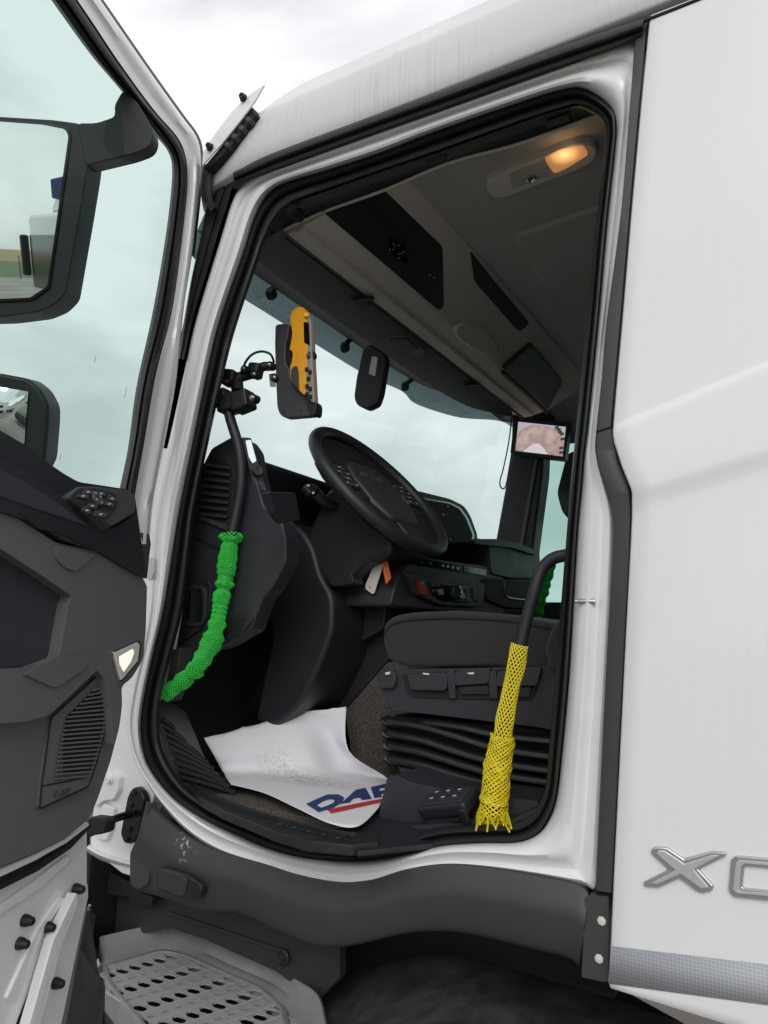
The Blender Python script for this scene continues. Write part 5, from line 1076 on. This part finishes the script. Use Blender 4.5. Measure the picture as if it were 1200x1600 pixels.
rbox('arm_knuckle', J(205, 485, .165), (.036, .04, .045), (Vector((1, .2, -.2)), Vector((-.2, 1, 0)), Vector((.2, 0, 1))), dark2, hold, bevel=.008)
tube('arm_post', [J(240, 505, .165), J(245, 560, .155)], .017, rubber, hold, n=12, sub=1)
rbox('clamp', J(225, 620, .13), (.075, .055, .045), (Vector((1, .1, .12)), Vector((-.1, 1, 0)), Vector((-.12, 0, 1))), dark2, hold, bevel=.006)
rbox('clamp_jaw', J(275, 610, .12), (.05, .05, .05), (Vector((1, .1, .25)), Vector((-.1, 1, 0)), Vector((-.25, 0, 1))), rubber, hold, bevel=.006)
rbox('clamp_jaw', J(175, 600, .125), (.035, .05, .05), (Vector((1, .1, .25)), Vector((-.1, 1, 0)), Vector((-.25, 0, 1))), dark2, hold, bevel=.005)
for q, y in (((322, 588), .09), ((275, 432), .17), ((330, 462), .19), ((182, 502), .14), ((412, 412), .215), ((438, 480), .225)):
    c = J(*q, y); lathe('knob', c, (0, 1, 0), [(0, 0), (.011, 0), (.011, .02), (0, .02)], rubber, hold, n=12); bolt('bolt', c, (0, -1, 0), .0055, .006, steel, hold, 6)
tube('cable', [J(440, 400, .25), J(420, 355, .235), J(370, 340, .22), J(320, 358, .2), J(285, 400, .18), J(278, 430, .17)], .0035, rubber, hold, n=7)
yprism('paper_label', Z5([(412, 462), (446, 455), (448, 530), (418, 530)]), .262, .001, tagwhite, hold, bevel=0)
# mug-like knob of the cup on the dash top far away: small bright cap behind the cluster
# ================================================================== surroundings behind the viewer (seen in the mirrors)
def neighbour(name, label, x, y, rot, sc=1.0):
    t = thing(name, label, 'truck', (x, y, 0)); R = Matrix.Translation((x, y, 0)) @ Matrix.Rotation(rot, 4, 'Z') @ Matrix.Scale(sc, 4)
    def bx(n, c, s, m, b=.03, parent=None, taper=1):
        o = rbox(n, R @ Vector(c), [v*sc for v in s], [R.to_3x3() @ a for a in WAX], m, parent or t, bevel=b, taper=taper); return o
    bd = bx('cab_body', (0, 0, 1.95), (2.4, 2.4, 2.2), white, .12)
    bx('cab_roof', (.1, 0, 3.3), (1.9, 2.2, .55), white, .15, taper=.82)
    bx('windscreen', (-1.2, 0, 2.2), (.06, 2.1, .95), blackgloss, .02)
    for s in (-1, 1):
        bx('side_window', (-.45, s*1.2, 2.2), (.9, .04, .8), blackgloss, .02)
        bx('mirror_housing', (-1.25, s*1.38, 2.3), (.14, .2, .75), rubber, .04)
        for wx in (-.3, 2.6): lathe('wheel', R @ Vector((wx, s*1.05, .5)), R.to_3x3() @ Vector((0, s, 0)), [(.0, -.15), (.5*sc, -.15), (.5*sc, .12), (.3*sc, .12), (.25*sc, .05), (0, .05)], rubber, t, n=24)
    bx('bumper', (-1.25, 0, .65), (.25, 2.4, .5), clad, .05)
    bx('chassis', (2.2, 0, .85), (3.2, .9, .25), void, .02)
    bx('roof_deflector', (-.62, 0, 3.5), (.45, 1.5, .34), blue, .03)
    return t
neighbour('parked_truck', 'white lorry parked across the yard, seen in the upper door mirror', 2.85, -13.4, math.radians(0))
neighbour('parked_truck', 'white lorry standing far ahead, its roof just above the dashboard edge', -11.9, 26.5, math.radians(20), 1.45)
# depot building
b_ = thing('depot_building', 'pale depot building with dark windows across the yard', 'building', (-14, -30, 0))
wallm = mat('render_wall', (.42, .39, .34), .9, var=.08, vscale=1)
rbox('wall', (-14, -30, 3.5), (16, 8, 7), WAX, wallm, b_, bevel=.02)
rbox('roof', (-14, -30, 7.15), (16.6, 8.6, .3), WAX, clad, b_, bevel=.02)
for i in range(6):
    for k in range(2):
        f = rbox('window', (-20.5+i*2.6, -25.98, 2.0+k*2.8), (1.5, .06, 1.4), WAX, alu, b_, bevel=.01)
        rbox('pane', (-20.5+i*2.6, -25.945, 2.0+k*2.8), (1.36, .03, 1.26), WAX, blackgloss, f, bevel=.004)
# wire fence at the edge of the yard
fe = thing('wire_fence', 'thin wire fence at the edge of the yard', 'fence', (0, -66, 0))
pm = [(-.03, -.03), (.03, -.03), (.03, .03), (-.03, .03)]
for i in range(-12, 13):
    rbox('post', (i*3.0, -66, .9), (.06, .06, 1.8), WAX, clad, fe, bevel=.004)
for z in (.3, .7, 1.1, 1.5, 1.75): tube('wire', [(-36, -66.035, z), (36, -66.035, z)], .006, alu, fe, n=4, sub=1)
